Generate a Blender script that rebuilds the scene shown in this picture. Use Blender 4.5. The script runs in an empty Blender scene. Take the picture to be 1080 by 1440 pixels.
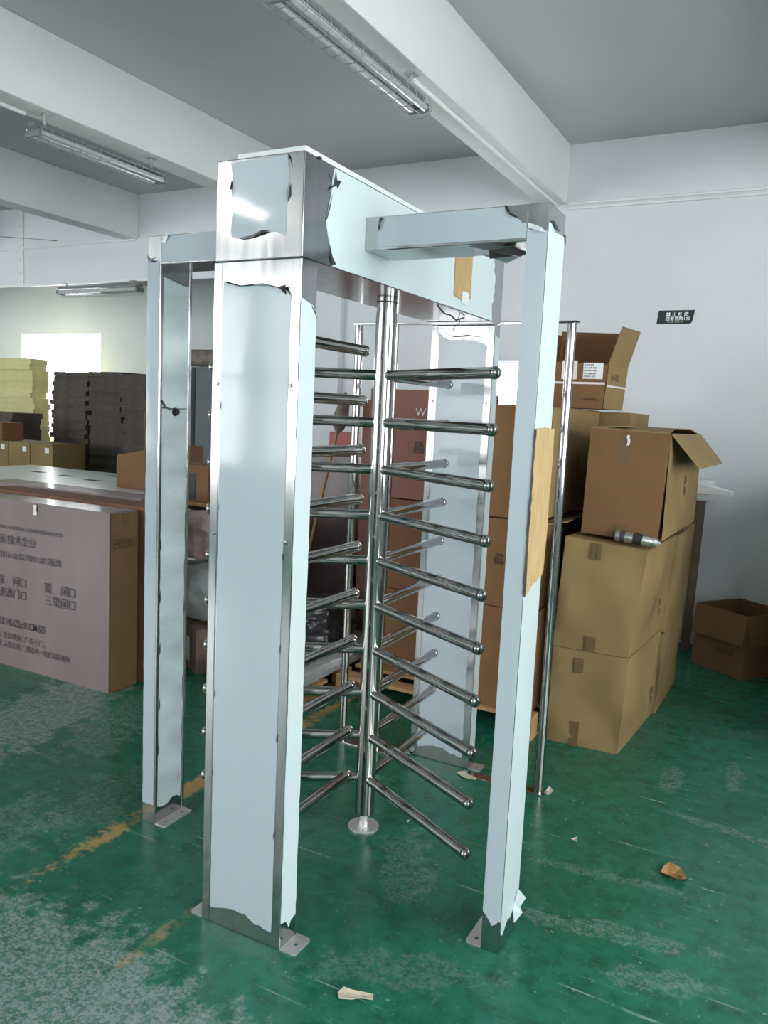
import bpy, bmesh, math, random
from mathutils import Vector, Matrix, noise
random.seed(7)
SC = bpy.context.scene
COL = SC.collection
R = math.radians

# ------------------------------------------------------------------ camera
CAM_POS = Vector((1.2709, -1.8582, 1.6155))
YAW, PITCH, ROLL, FPX = R(27.9011), R(6.9867), R(2.6516), 1131.4
fw = Vector((-math.sin(YAW)*math.cos(PITCH), math.cos(YAW)*math.cos(PITCH), -math.sin(PITCH)))
rt = Vector((math.cos(YAW), math.sin(YAW), 0)); up = rt.cross(fw)
r2 = rt*math.cos(ROLL) + up*math.sin(ROLL); u2 = up*math.cos(ROLL) - rt*math.sin(ROLL)
cd = bpy.data.cameras.new('camera'); cam = bpy.data.objects.new('camera', cd); COL.objects.link(cam)
cd.sensor_fit = 'VERTICAL'; cd.sensor_height = 36.0; cd.sensor_width = 27.0
cd.lens = FPX/1440*36; cd.clip_start = 0.02; cd.clip_end = 100
cam.matrix_world = Matrix(((r2.x, u2.x, -fw.x, CAM_POS.x), (r2.y, u2.y, -fw.y, CAM_POS.y), (r2.z, u2.z, -fw.z, CAM_POS.z), (0, 0, 0, 1)))
SC.camera = cam

# ------------------------------------------------------------------ world and exposure
w = bpy.data.worlds.new('World'); SC.world = w; w.use_nodes = True
w.node_tree.nodes['Background'].inputs[0].default_value = (0.75, 0.85, 1.0, 1)
w.node_tree.nodes['Background'].inputs[1].default_value = 1.0
SC.view_settings.view_transform = 'Standard'; SC.view_settings.look = 'None'
SC.view_settings.gamma = 1.0; SC.view_settings.exposure = 0.1; SC.view_settings.use_curve_mapping = False
SC.cycles.use_denoising = True
WIN_R, WIN_F, WIN_B, WIN_L = 10.4, (13.0, 13.0, 10.5, 5.6, 1.2, 0.8), 10.0, 15.0      # daylight through right, front, back, far-room windows
LAMP = 40.0
WIN_COL = (0.95, 0.985, 1.0)

# ------------------------------------------------------------------ materials
def nodes_of(m):
    m.use_nodes = True
    return m.node_tree.nodes, m.node_tree.links
def mat(name, col, rough=0.5, metal=0.0, var=0.0, vscale=8.0, bump=0.0, bscale=40.0, stretch=(1, 1, 1), coat=0.0, spec=0.5, rvar=0.0, emit=None, estr=0.0, alpha=1.0, trans=0.0):
    m = bpy.data.materials.new(name); N, L = nodes_of(m); b = N['Principled BSDF']
    b.inputs['Base Color'].default_value = (*col, 1); b.inputs['Roughness'].default_value = rough
    b.inputs['Metallic'].default_value = metal; b.inputs['Coat Weight'].default_value = coat
    b.inputs['Coat Roughness'].default_value = 0.12; b.inputs['Specular IOR Level'].default_value = spec
    b.inputs['Alpha'].default_value = alpha; b.inputs['Transmission Weight'].default_value = trans
    if emit: b.inputs['Emission Color'].default_value = (*emit, 1); b.inputs['Emission Strength'].default_value = estr
    if var or bump or rvar:
        tc = N.new('ShaderNodeTexCoord'); mp = N.new('ShaderNodeMapping'); mp.inputs['Scale'].default_value = stretch
        L.new(tc.outputs['Object'], mp.inputs['Vector'])
    if var or rvar:
        nz = N.new('ShaderNodeTexNoise'); nz.inputs['Scale'].default_value = vscale; nz.inputs['Detail'].default_value = 5
        L.new(mp.outputs[0], nz.inputs['Vector'])
    if var:
        rp = N.new('ShaderNodeValToRGB'); rp.color_ramp.elements[0].position = 0.3; rp.color_ramp.elements[1].position = 0.7
        rp.color_ramp.elements[0].color = (*[c*(1-var) for c in col], 1); rp.color_ramp.elements[1].color = (*[min(1, c*(1+var)) for c in col], 1)
        L.new(nz.outputs['Fac'], rp.inputs['Fac']); L.new(rp.outputs['Color'], b.inputs['Base Color'])
    if rvar:
        mr = N.new('ShaderNodeMapRange'); mr.inputs['To Min'].default_value = max(0.02, rough-rvar); mr.inputs['To Max'].default_value = rough+rvar
        mr.inputs['From Min'].default_value = 0.3; mr.inputs['From Max'].default_value = 0.7
        L.new(nz.outputs['Fac'], mr.inputs['Value']); L.new(mr.outputs[0], b.inputs['Roughness'])
    if bump:
        n2 = N.new('ShaderNodeTexNoise'); n2.inputs['Scale'].default_value = bscale; n2.inputs['Detail'].default_value = 4
        L.new(mp.outputs[0], n2.inputs['Vector']); bp = N.new('ShaderNodeBump'); bp.inputs['Strength'].default_value = bump; bp.inputs['Distance'].default_value = 0.01
        L.new(n2.outputs['Fac'], bp.inputs['Height']); L.new(bp.outputs[0], b.inputs['Normal'])
    return m

def floor_mat():
    m = bpy.data.materials.new('green_epoxy_floor'); N, L = nodes_of(m); b = N['Principled BSDF']
    tc = N.new('ShaderNodeTexCoord'); O = tc.outputs['Object']
    def noise_n(scale, detail=6, rough=0.6, st=None, rot=0):
        n = N.new('ShaderNodeTexNoise'); n.inputs['Scale'].default_value = scale; n.inputs['Detail'].default_value = detail; n.inputs['Roughness'].default_value = rough
        if st:
            mp = N.new('ShaderNodeMapping'); mp.inputs['Scale'].default_value = st; mp.inputs['Rotation'].default_value = (0, 0, rot); L.new(O, mp.inputs[0]); L.new(mp.outputs[0], n.inputs['Vector'])
        else: L.new(O, n.inputs['Vector'])
        return n.outputs['Fac']
    def mrange(v, a, c, lo=0.0, hi=1.0):
        n = N.new('ShaderNodeMapRange'); n.inputs['From Min'].default_value = a; n.inputs['From Max'].default_value = c
        n.inputs['To Min'].default_value = lo; n.inputs['To Max'].default_value = hi; L.new(v, n.inputs['Value']); return n.outputs[0]
    def math_n(op, a, c):
        n = N.new('ShaderNodeMath'); n.operation = op
        for i, v in enumerate((a, c)):
            if isinstance(v, (int, float)): n.inputs[i].default_value = v
            else: L.new(v, n.inputs[i])
        return n.outputs[0]
    def mix(f, a, c):
        n = N.new('ShaderNodeMix'); n.data_type = 'RGBA'; L.new(f, n.inputs['Factor'])
        for k, v in (('A', a), ('B', c)):
            s = [i for i in n.inputs if i.name == k and i.type == 'RGBA'][0]
            if isinstance(v, tuple): s.default_value = (*v, 1)
            else: L.new(v, s)
        return [o for o in n.outputs if o.type == 'RGBA'][0]
    def blob(cx, cy, rx, ry, rot=0.0, soft=0.5, nz=None, amt=1.2):
        mp = N.new('ShaderNodeMapping'); mp.vector_type = 'TEXTURE'; mp.inputs['Location'].default_value = (cx, cy, 0); mp.inputs['Rotation'].default_value = (0, 0, rot); mp.inputs['Scale'].default_value = (rx, ry, 1)
        L.new(O, mp.inputs[0]); ln = N.new('ShaderNodeVectorMath'); ln.operation = 'LENGTH'; L.new(mp.outputs[0], ln.inputs[0])
        v = math_n('SUBTRACT', 1.15, ln.outputs['Value'])
        if nz is not None: v = math_n('ADD', v, math_n('MULTIPLY', math_n('SUBTRACT', nz, 0.5), amt))
        return mrange(v, 0.0, soft)
    nA = noise_n(2.2); nB = noise_n(14, 8, 0.7); nC = noise_n(90, 6, 0.75); nD = noise_n(6, 8, 0.65, (1, 5, 1), 0.5); nE = noise_n(5, 8, 0.65, (5, 1, 1), 0.9)
    g = mix(mrange(nA, 0.3, 0.7), (0.012, 0.115, 0.070), (0.018, 0.170, 0.105))
    g = mix(mrange(nB, 0.44, 0.64, 0, 0.75), g, (0.006, 0.066, 0.038))
    g = mix(mrange(noise_n(3.6, 9, 0.72, (1, 2.2, 1), 0.6), 0.50, 0.66, 0, 0.55), g, (0.035, 0.170, 0.115))
    fl = math_n('MULTIPLY', mrange(noise_n(55, 3, 0.5), 0.66, 0.70), mrange(noise_n(5, 4, 0.6), 0.46, 0.60))
    g = mix(math_n('MULTIPLY', fl, 0.55), g, (0.30, 0.42, 0.36))
    def scratch(scale, rot, st, lo):
        wv = N.new('ShaderNodeTexNoise'); wv.inputs['Scale'].default_value = scale; wv.inputs['Detail'].default_value = 2
        mp = N.new('ShaderNodeMapping'); mp.inputs['Rotation'].default_value = (0, 0, rot); mp.inputs['Scale'].default_value = (0.5, 14, 1); L.new(O, mp.inputs[0]); L.new(mp.outputs[0], wv.inputs['Vector'])
        return math_n('MULTIPLY', mrange(wv.outputs['Fac'], lo, lo+0.03), st)
    for (sc_, ro, lo) in ((2.6, 0.35, 0.705), (3.1, -0.55, 0.71), (2.2, 1.2, 0.71)):
        g = mix(math_n('MULTIPLY', scratch(sc_, ro, 0.6, lo), mrange(nB, 0.42, 0.55)), g, (0.30, 0.43, 0.37))
    # thin pale scuffs and scratches
    sc = math_n('MULTIPLY', mrange(nD, 0.60, 0.72), mrange(nC, 0.45, 0.6)); sc2 = math_n('MULTIPLY', mrange(nE, 0.62, 0.72), mrange(nC, 0.42, 0.6))
    g = mix(math_n('MULTIPLY', sc, 0.42), g, (0.22, 0.36, 0.30)); g = mix(math_n('MULTIPLY', sc2, 0.42), g, (0.22, 0.36, 0.30))
    # bare worn patches of the coating, plus two pale streaks painted as floor glints
    grit = mrange(math_n('ADD', math_n('MULTIPLY', nC, 0.55), math_n('MULTIPLY', noise_n(34, 6, 0.7), 0.45)), 0.46, 0.55)
    spots = noise_n(9, 8, 0.7)
    for (cx, cy, rx, ry, rot, st) in ((-0.50, -0.58, 0.62, 0.37, -0.1, 0.85), (-0.05, -0.50, 0.32, 0.24, 0.0, 0.7), (-2.12, 0.85, 0.24, 0.70, 0.25, 0.85), (-1.72, 1.05, 0.18, 0.5, 0.3, 0.5),
                                      (-1.15, 0.40, 0.16, 0.30, 0.2, 0.35), (0.84, 0.63, 0.26, 0.05, 0.2, 0.5), (1.02, 0.48, 0.16, 0.05, 0.3, 0.5), (1.12, 1.55, 0.30, 0.03, -0.15, 0.5),
                                      (0.75, 0.95, 0.26, 0.03, 0.15, 0.4), (0.12, 0.62, 0.10, 0.22, 0.4, 0.4), (0.35, 0.12, 0.26, 0.08, 0.4, 0.3), (0.83, 1.95, 0.05, 0.16, 0.1, 0.5), (1.08, 2.10, 0.04, 0.15, 0.05, 0.5),  # last two here: floor glints painted as narrow streaks
                                      (-1.3, -0.1, 0.2, 0.35, 0.1, 0.45), (1.18, 2.75, 0.25, 0.06, 0.2, 0.25)):
        f = math_n('MULTIPLY', blob(cx, cy, rx, ry, rot, 0.30, spots, 3.2), math_n('MULTIPLY', math_n('ADD', math_n('MULTIPLY', grit, 0.85), 0.20 if st > 0.6 else 0.0), st))
        g = mix(f, g, (0.25, 0.305, 0.29))
    # worn ochre lane lines painted along the room
    brk = noise_n(4.5, 6, 0.7)
    for (cx, cy, rx, ry, st) in ((-0.925, 0.95, 0.048, 1.0, 0.9), (-0.35, -0.14, 0.022, 0.17, 0.42)):
        f = math_n('MULTIPLY', blob(cx, cy, rx, ry, 0, 0.30, noise_n(26, 6, 0.7), 2.4), math_n('MULTIPLY', mrange(brk, 0.40, 0.50), mrange(nC, 0.30, 0.48, 0.45, 1)))
        g = mix(math_n('MULTIPLY', f, st), g, (0.44, 0.285, 0.10))
    L.new(g, b.inputs['Base Color'])
    L.new(mrange(nB, 0.3, 0.75, 0.12, 0.32), b.inputs['Roughness']); b.inputs['Specular IOR Level'].default_value = 0.38
    bp = N.new('ShaderNodeBump'); bp.inputs['Strength'].default_value = 0.12; bp.inputs['Distance'].default_value = 0.004
    L.new(nC, bp.inputs['Height']); L.new(bp.outputs[0], b.inputs['Normal'])
    return m

M = dict(
    floor=floor_mat(),
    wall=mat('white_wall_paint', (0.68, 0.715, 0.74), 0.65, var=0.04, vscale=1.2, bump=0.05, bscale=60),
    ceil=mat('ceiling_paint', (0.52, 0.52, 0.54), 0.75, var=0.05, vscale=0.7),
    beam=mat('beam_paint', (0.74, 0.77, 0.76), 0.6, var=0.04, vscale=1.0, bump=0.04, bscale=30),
    steel=mat('satin_stainless', (0.50, 0.50, 0.505), 0.16, 1.0, var=0.05, vscale=30, stretch=(1, 1, 0.08), rvar=0.03),
    chrome=mat('polished_stainless', (0.41, 0.40, 0.39), 0.08, 1.0),
    zinc=mat('zinc_plate', (0.80, 0.80, 0.79), 0.5, 1.0),
    film=mat('pale_blue_film_shaded', (0.45, 0.51, 0.56), 0.08, 0.0, spec=0.45, bump=0.06, bscale=5, rvar=0.04, vscale=4),  # darker copy of the film, for the less lit front faces
    film_lit=mat('pale_blue_film_lit', (0.56, 0.65, 0.66), 0.16, 0.0, spec=0.55, bump=0.08, bscale=7),  # same film, with the stronger side light put into a lighter colour
    filmc=mat('cloudy_green_film', (0.63, 0.73, 0.74), 0.14, 0.0, spec=0.6, var=0.22, vscale=4.0, stretch=(0.3, 0.5, 1.6), bump=0.15, bscale=6),
    lid=mat('white_lid_film', (0.66, 0.72, 0.71), 0.3),
    black=mat('black_film_curl', (0.015, 0.018, 0.018), 0.3),
    rubber=mat('black_rubber', (0.02, 0.02, 0.02), 0.5),
    brown=mat('brown_cardboard', (0.195, 0.103, 0.047), 0.75, spec=0.2, var=0.12, vscale=3, bump=0.12, bscale=14),
    brown2=mat('ruddy_cardboard', (0.19, 0.088, 0.050), 0.7, spec=0.2, var=0.12, vscale=3, bump=0.12, bscale=14),
    tan=mat('tan_cardboard', (0.26, 0.178, 0.080), 0.75, spec=0.2, var=0.2, vscale=2.2, bump=0.2, bscale=10),
    kraft=mat('yellow_kraft', (0.45, 0.315, 0.155), 0.8, spec=0.2, var=0.12, vscale=12, stretch=(6, 6, 1), bump=0.2, bscale=40),
    inside=mat('carton_inside', (0.16, 0.08, 0.04), 0.8, spec=0.2, var=0.1, vscale=4),
    pink=mat('pink_brown_carton', (0.20, 0.145, 0.145), 0.6, var=0.08, vscale=2.5, stretch=(3, 3, 0.6), coat=0.25, bump=0.08, bscale=6),
    plum=mat('dusty_red_carton', (0.25, 0.115, 0.092), 0.7, spec=0.2, var=0.08, vscale=3, bump=0.08, bscale=12),
    ink=mat('dark_ink', (0.05, 0.035, 0.04), 0.7),
    inkb=mat('brown_ink', (0.045, 0.026, 0.016), 0.7),
    tape=mat('clear_brown_tape', (0.155, 0.10, 0.045), 0.25, coat=0.3),
    endbrown=mat('olive_brown_carton_end', (0.155, 0.095, 0.046), 0.75, spec=0.2, var=0.1, vscale=4),
    label=mat('white_label', (0.80, 0.80, 0.80), 0.5),
    labelp=mat('pink_label', (0.75, 0.66, 0.66), 0.5),
    darkcard=mat('dark_grey_cardboard', (0.085, 0.070, 0.058), 0.85, var=0.25, vscale=10),
    yellow=mat('pale_yellow_board', (0.66, 0.62, 0.30), 0.8, var=0.1, vscale=8),
    white=mat('white_sheet_metal', (0.78, 0.80, 0.80), 0.3, var=0.03, vscale=2),
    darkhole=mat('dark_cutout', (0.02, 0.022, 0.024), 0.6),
    greymetal=mat('dark_grey_cabinet', (0.10, 0.12, 0.13), 0.4, var=0.1, vscale=3),
    greypaint=mat('grey_lamp_housing', (0.34, 0.36, 0.36), 0.4, var=0.1, vscale=6),
    lamphouse=mat('weathered_lamp_housing', (0.16, 0.17, 0.17), 0.4, var=0.15, vscale=8),
    tube=mat('unlit_tube_glass', (0.52, 0.54, 0.55), 0.10, spec=0.8, coat=0.6),
    wire=mat('galvanised_wire', (0.62, 0.63, 0.64), 0.28, 0.9),
    conduit=mat('white_plastic_conduit', (0.80, 0.80, 0.80), 0.4),
    signblack=mat('black_sign_plate', (0.012, 0.022, 0.022), 0.25),
    signwhite=mat('white_lettering', (0.82, 0.84, 0.84), 0.5),
    wood=mat('pale_pine', (0.42, 0.25, 0.12), 0.7, spec=0.2, var=0.2, vscale=6, stretch=(8, 1, 8)),
    woodg=mat('grey_board', (0.17, 0.115, 0.08), 0.8, var=0.2, vscale=6, stretch=(8, 8, 1)),
    foam=mat('white_foam', (0.84, 0.86, 0.86), 0.6, bump=0.1, bscale=40),
    wrapg=mat('grey_plastic_wrap', (0.36, 0.38, 0.38), 0.18, spec=0.7, var=0.25, vscale=5, bump=0.6, bscale=9),
    wrapp=mat('pink_bubble_wrap', (0.42, 0.28, 0.28), 0.15, spec=0.8, var=0.3, vscale=7, bump=0.8, bscale=16),
    wrapb=mat('black_plastic_wrap', (0.03, 0.028, 0.03), 0.22, spec=0.6, var=0.4, vscale=6, bump=0.8, bscale=10),
    maroon=mat('dark_maroon_sheet', (0.085, 0.055, 0.058), 0.35, var=0.3, vscale=4, bump=0.4, bscale=7),
    red=mat('red_packet', (0.35, 0.06, 0.05), 0.5),
    can=mat('spray_can_metal', (0.50, 0.48, 0.47), 0.25, 0.8, var=0.1, vscale=20),
    rag=mat('grey_rag', (0.22, 0.18, 0.15), 0.9, var=0.3, vscale=14),
    scrapc=mat('ochre_scrap_card', (0.34, 0.19, 0.075), 0.85, spec=0.2, var=0.25, vscale=20),
    paper=mat('crumpled_paper', (0.52, 0.47, 0.36), 0.8, var=0.2, vscale=30),
    pane=None,
)
def emis(name, col, s):
    m = bpy.data.materials.new(name); N, L = nodes_of(m); N.remove(N['Principled BSDF'])
    e = N.new('ShaderNodeEmission'); e.inputs[0].default_value = (*col, 1); e.inputs[1].default_value = s
    L.new(e.outputs[0], N['Material Output'].inputs[0]); return m

# ------------------------------------------------------------------ mesh helpers
class MB:
    def __init__(s): s.v = []; s.f = []
    def add(s, vs, fs):
        o = len(s.v); s.v += [tuple(v) for v in vs]; s.f += [[i+o for i in f] for f in fs]; return s
    def box(s, x0, x1, y0, y1, z0, z1):
        return s.hexa([(x0, y0), (x1, y0), (x1, y1), (x0, y1)], z0, [(x0, y0), (x1, y0), (x1, y1), (x0, y1)], z1)
    def hexa(s, b, z0, t, z1):
        z0 = z0 if isinstance(z0, (list, tuple)) else [z0]*4; z1 = z1 if isinstance(z1, (list, tuple)) else [z1]*4
        vs = [(p[0], p[1], z) for p, z in zip(b, z0)] + [(p[0], p[1], z) for p, z in zip(t, z1)]
        return s.add(vs, [(3, 2, 1, 0), (4, 5, 6, 7), (0, 1, 5, 4), (1, 2, 6, 5), (2, 3, 7, 6), (3, 0, 4, 7)])
    def lathe(s, p0, p1, prof, n=20):
        """prof: list of (t along p0->p1 in metres, radius)"""
        p0 = Vector(p0); d = (Vector(p1)-p0).normalized()
        a = d.orthogonal().normalized(); b = d.cross(a); vs = []; fs = []
        for (t, r) in prof:
            for k in range(n):
                an = 2*math.pi*k/n; vs.append(p0+d*t+a*(r*math.cos(an))+b*(r*math.sin(an)))
        m = len(prof)
        for j in range(m-1):
            for k in range(n):
                fs.append((j*n+k, j*n+(k+1) % n, (j+1)*n+(k+1) % n, (j+1)*n+k))
        fs.append(tuple(reversed(range(n)))); fs.append(tuple(range((m-1)*n, m*n)))
        return s.add(vs, fs)
    def tube(s, p0, p1, r, n=16):
        l = (Vector(p1)-Vector(p0)).length
        return s.lathe(p0, p1, [(0, r), (l, r)], n)
    def path(s, pts, r, n=8):
        for a, b in zip(pts[:-1], pts[1:]): s.tube(a, b, r, n)
        return s
    def mesh(s, name):
        me = bpy.data.meshes.new(name); me.from_pydata(s.v, [], s.f); me.update()
        bm = bmesh.new(); bm.from_mesh(me); bmesh.ops.recalc_face_normals(bm, faces=bm.faces); bm.to_mesh(me); bm.free(); return me
    def obj(s, name, m, parent=None, smooth=False, bevel=0.0, segs=2):
        return link(name, s.mesh(name), m, parent, smooth, bevel, segs)
def link(name, me, m, parent=None, smooth=False, bevel=0.0, segs=2):
    o = bpy.data.objects.new(name, me); COL.objects.link(o)
    if m is not None: me.materials.clear(); me.materials.append(M[m] if isinstance(m, str) else m)
    if smooth:
        for p in me.polygons: p.use_smooth = True
        md = o.modifiers.new('edge', 'EDGE_SPLIT'); md.split_angle = R(40)
    if bevel:
        md = o.modifiers.new('bevel', 'BEVEL'); md.width = bevel; md.segments = segs; md.limit_method = 'ANGLE'; md.angle_limit = R(35)
    if parent is not None:
        o.parent = parent
        o.matrix_parent_inverse = parent_world(parent).inverted()
    return o
def parent_world(p):
    m = Matrix.LocRotScale(p.location, p.rotation_euler, p.scale)
    if p.parent is not None: m = parent_world(p.parent) @ p.matrix_parent_inverse @ m
    return m
def tag(o, label, cat, group=None):
    o['label'] = label; o['category'] = cat
    if group: o['group'] = group
    return o
def thing(name, label, cat, loc=(0, 0, 0), group=None):
    o = bpy.data.objects.new(name, None); COL.objects.link(o); o.location = loc; o.empty_display_size = 0.1
    return tag(o, label, cat, group)
def struct(o): o['kind'] = 'structure'; return o

def sheet(name, outline, origin, U, V, N, m, parent, thick=0.0008, off=0.0006, wave=0.0):
    """a thin sheet with an arbitrary outline (u, v) on the plane origin + uU + vV, lifted by off along N"""
    U, V, N, origin = Vector(U), Vector(V), Vector(N), Vector(origin)
    bm = bmesh.new(); vs = []
    for (u, v) in outline: vs.append(bm.verts.new(origin+U*u+V*v+N*off))
    f = bm.faces.new(vs)
    r = bmesh.ops.extrude_face_region(bm, geom=[f])
    for v in [e for e in r['geom'] if isinstance(e, bmesh.types.BMVert)]: v.co += N*thick
    bmesh.ops.recalc_face_normals(bm, faces=bm.faces)
    bmesh.ops.triangulate(bm, faces=[f for f in bm.faces if len(f.verts) > 4])
    if wave:
        for v in bm.verts: v.co += N*(abs(noise.noise(v.co*9))*wave)
    me = bpy.data.meshes.new(name); bm.to_mesh(me); bm.free()
    return link(name, me, m, parent)
def torn(pts, amp=0.003, step=0.02, closed=True, skip=()):
    """roughen an outline: every edge not in skip is cut into steps and jittered across"""
    out = []; n = len(pts)
    for i in range(n):
        a = Vector((*pts[i], 0)); b = Vector((*pts[(i+1) % n], 0)); d = b-a; l = d.length
        out.append((a.x, a.y))
        if i in skip or l < step: continue
        k = int(l/step); nn = Vector((-d.y, d.x, 0))/l
        for j in range(1, k):
            q = a+d*(j/k)+nn*random.uniform(-amp, amp); out.append((q.x, q.y))
    return out
def curl(name, pts, origin, U, V, N, parent, lift=0.010, m='black'):
    """a torn sliver of film curling off its surface, showing the black inner side"""
    U, V, N, origin = Vector(U), Vector(V), Vector(N), Vector(origin)
    vs = []; k = len(pts)
    for i, (u, v) in enumerate(pts):
        h = 0.0018 + lift*(math.sin(math.pi*i/(k-1)) if k > 1 else 0)*(0.4 if i % 2 else 1.0)
        vs.append(origin+U*u+V*v+N*h)
    bm = bmesh.new(); bv = [bm.verts.new(v) for v in vs]; f = bm.faces.new(bv)
    r = bmesh.ops.extrude_face_region(bm, geom=[f])
    for v in [e for e in r['geom'] if isinstance(e, bmesh.types.BMVert)]: v.co += N*0.001
    bmesh.ops.triangulate(bm, faces=[f for f in bm.faces if len(f.verts) > 4]); bmesh.ops.recalc_face_normals(bm, faces=bm.faces)
    me = bpy.data.meshes.new(name); bm.to_mesh(me); bm.free(); return link(name, me, m, parent)

def plate_holes(name, outline, holes, z0, z1, m, parent):
    """flat plate with round holes; outline xy, holes (x, y, r)"""
    bm = bmesh.new(); es = []
    def loop(pts):
        vv = [bm.verts.new((x, y, z0)) for x, y in pts]
        for a, b in zip(vv, vv[1:]+vv[:1]): es.append(bm.edges.new((a, b)))
    loop(outline)
    for (x, y, r) in holes: loop([(x+r*math.cos(2*math.pi*k/12), y+r*math.sin(2*math.pi*k/12)) for k in range(12)])
    bmesh.ops.triangle_fill(bm, use_beauty=True, use_dissolve=False, edges=es)
    r = bmesh.ops.extrude_face_region(bm, geom=list(bm.faces))
    for v in [e for e in r['geom'] if isinstance(e, bmesh.types.BMVert)]: v.co.z = z1
    bmesh.ops.recalc_face_normals(bm, faces=bm.faces)
    me = bpy.data.meshes.new(name); bm.to_mesh(me); bm.free(); return link(name, me, m, parent)
def rrect(x0, x1, y0, y1, r, corners=(1, 1, 1, 1), n=4):
    out = []
    for (cx, cy, a, on) in ((x0+r, y0+r, 180, corners[0]), (x1-r, y0+r, 270, corners[1]), (x1-r, y1-r, 0, corners[2]), (x0+r, y1-r, 90, corners[3])):
        if on:
            for k in range(n+1): out.append((cx+r*math.cos(R(a+90*k/n)), cy+r*math.sin(R(a+90*k/n))))
        else:
            sx = -1 if cx == x0+r else 1; sy = -1 if cy == y0+r else 1; out.append((cx+sx*r, cy+sy*r))
    return out

def text(s, name, origin, U, V, height, m, parent, bold=0.0, xscale=1.0, align='LEFT', lift=0.0012, spacing=1.0):
    """printed writing lying on a surface: U reading direction, V up; height = character height"""
    c = bpy.data.curves.new(name, 'FONT'); c.body = s; c.size = height*1.25; c.align_x = align; c.offset = bold; c.extrude = 0.0002; c.resolution_u = 2; c.space_character = spacing
    t = bpy.data.objects.new(name, c); COL.objects.link(t)
    dg = bpy.context.evaluated_depsgraph_get(); me = bpy.data.meshes.new_from_object(t.evaluated_get(dg))
    bpy.data.objects.remove(t); bpy.data.curves.remove(c)
    U, V = Vector(U).normalized(), Vector(V).normalized(); N = U.cross(V); origin = Vector(origin)
    for v in me.vertices: v.co = origin+U*(v.co.x*xscale)+V*v.co.y+N*(lift+v.co.z)
    me.name = name
    return link(name, me, m, parent)

def carton_body(name, b, z0, t, z1, m, parent, n=6, bulge=0.006, crump=0.0, seed=0, open_top=False, thick=0.006):
    """carton shell from four bottom and four top corners; faces subdivided and slightly bulged or dented"""
    z0 = z0 if isinstance(z0, (list, tuple)) else [z0]*4; z1 = z1 if isinstance(z1, (list, tuple)) else [z1]*4
    B = [Vector((*p, z)) for p, z in zip(b, z0)]; T = [Vector((*p, z)) for p, z in zip(t, z1)]
    ctr = sum(B+T, Vector())/8
    bm = bmesh.new(); cache = {}
    def vert(p):
        k = tuple(round(c, 5) for c in p)
        if k not in cache: cache[k] = bm.verts.new(p)
        return cache[k]
    quads = [(B[0], B[1], T[1], T[0]), (B[1], B[2], T[2], T[1]), (B[2], B[3], T[3], T[2]), (B[3], B[0], T[0], T[3]), (B[3], B[2], B[1], B[0])]
    if not open_top: quads.append((T[0], T[1], T[2], T[3]))
    sd = Vector((seed*3.1, seed*1.7, seed*0.9))
    for qi, (a, c, d, e) in enumerate(quads):
        nr = (c-a).cross(e-a).normalized()
        if nr.dot((a+c+d+e)/4-ctr) < 0: nr = -nr
        g = []
        for i in range(n+1):
            row = []
            for j in range(n+1):
                u, v = i/n, j/n
                p = (a*(1-u)+c*u)*(1-v)+(e*(1-u)+d*u)*v
                wgt = 16*u*(1-u)*v*(1-v)
                edge = min(u, 1-u, v, 1-v)*n
                if edge > 0.01 and qi < 4:
                    p = p+nr*(wgt*bulge+(noise.noise(p*4+sd)*crump if crump else 0)*min(1, edge))
                row.append(vert(p))
            g.append(row)
        for i in range(n):
            for j in range(n): bm.faces.new((g[i][j], g[i+1][j], g[i+1][j+1], g[i][j+1]))
    bmesh.ops.recalc_face_normals(bm, faces=bm.faces)
    me = bpy.data.meshes.new(name); bm.to_mesh(me); bm.free()
    o = link(name, me, m, parent)
    if open_top:
        md = o.modifiers.new('solid', 'SOLIDIFY'); md.thickness = thick; md.offset = -1
    else:
        for p in me.polygons: p.use_smooth = True
        md = o.modifiers.new('edge', 'EDGE_SPLIT'); md.split_angle = R(38)
    return o
def flap(name, a, b, vec, m, parent, taper=0.01, thick=0.005, sag=0.0):
    """cardboard flap hinged on the edge a-b and reaching out along vec"""
    a, b, vec = Vector(a), Vector(b), Vector(vec); d = (b-a).normalized(); nn = d.cross(vec).normalized()
    vs = [a, b, b+vec*0.5-d*taper*0.5+nn*sag, a+vec*0.5+d*taper*0.5+nn*sag, b+vec-d*taper, a+vec+d*taper]
    V8 = [v for v in vs]+[v+nn*thick for v in vs]
    fs = [(0, 1, 2, 3), (3, 2, 4, 5), (6, 9, 8, 7), (9, 11, 10, 8), (0, 6, 7, 1), (1, 7, 8, 2), (2, 8, 10, 4), (4, 10, 11, 5), (5, 11, 9, 3), (3, 9, 6, 0)]
    return MB().add(V8, fs).obj(name, m, parent)
def patch(name, p0, U, V, w, h, m, parent, lift=0.0015, rag=0.0):
    """a flat strip (tape, label) lying on a surface"""
    o = [(0, 0), (w, 0), (w, h), (0, h)]
    if rag: o = torn(o, rag, 0.012)
    U, V = Vector(U).normalized(), Vector(V).normalized()
    return sheet(name, o, p0, U, V, U.cross(V), m, parent, thick=0.0006, off=lift)

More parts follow.
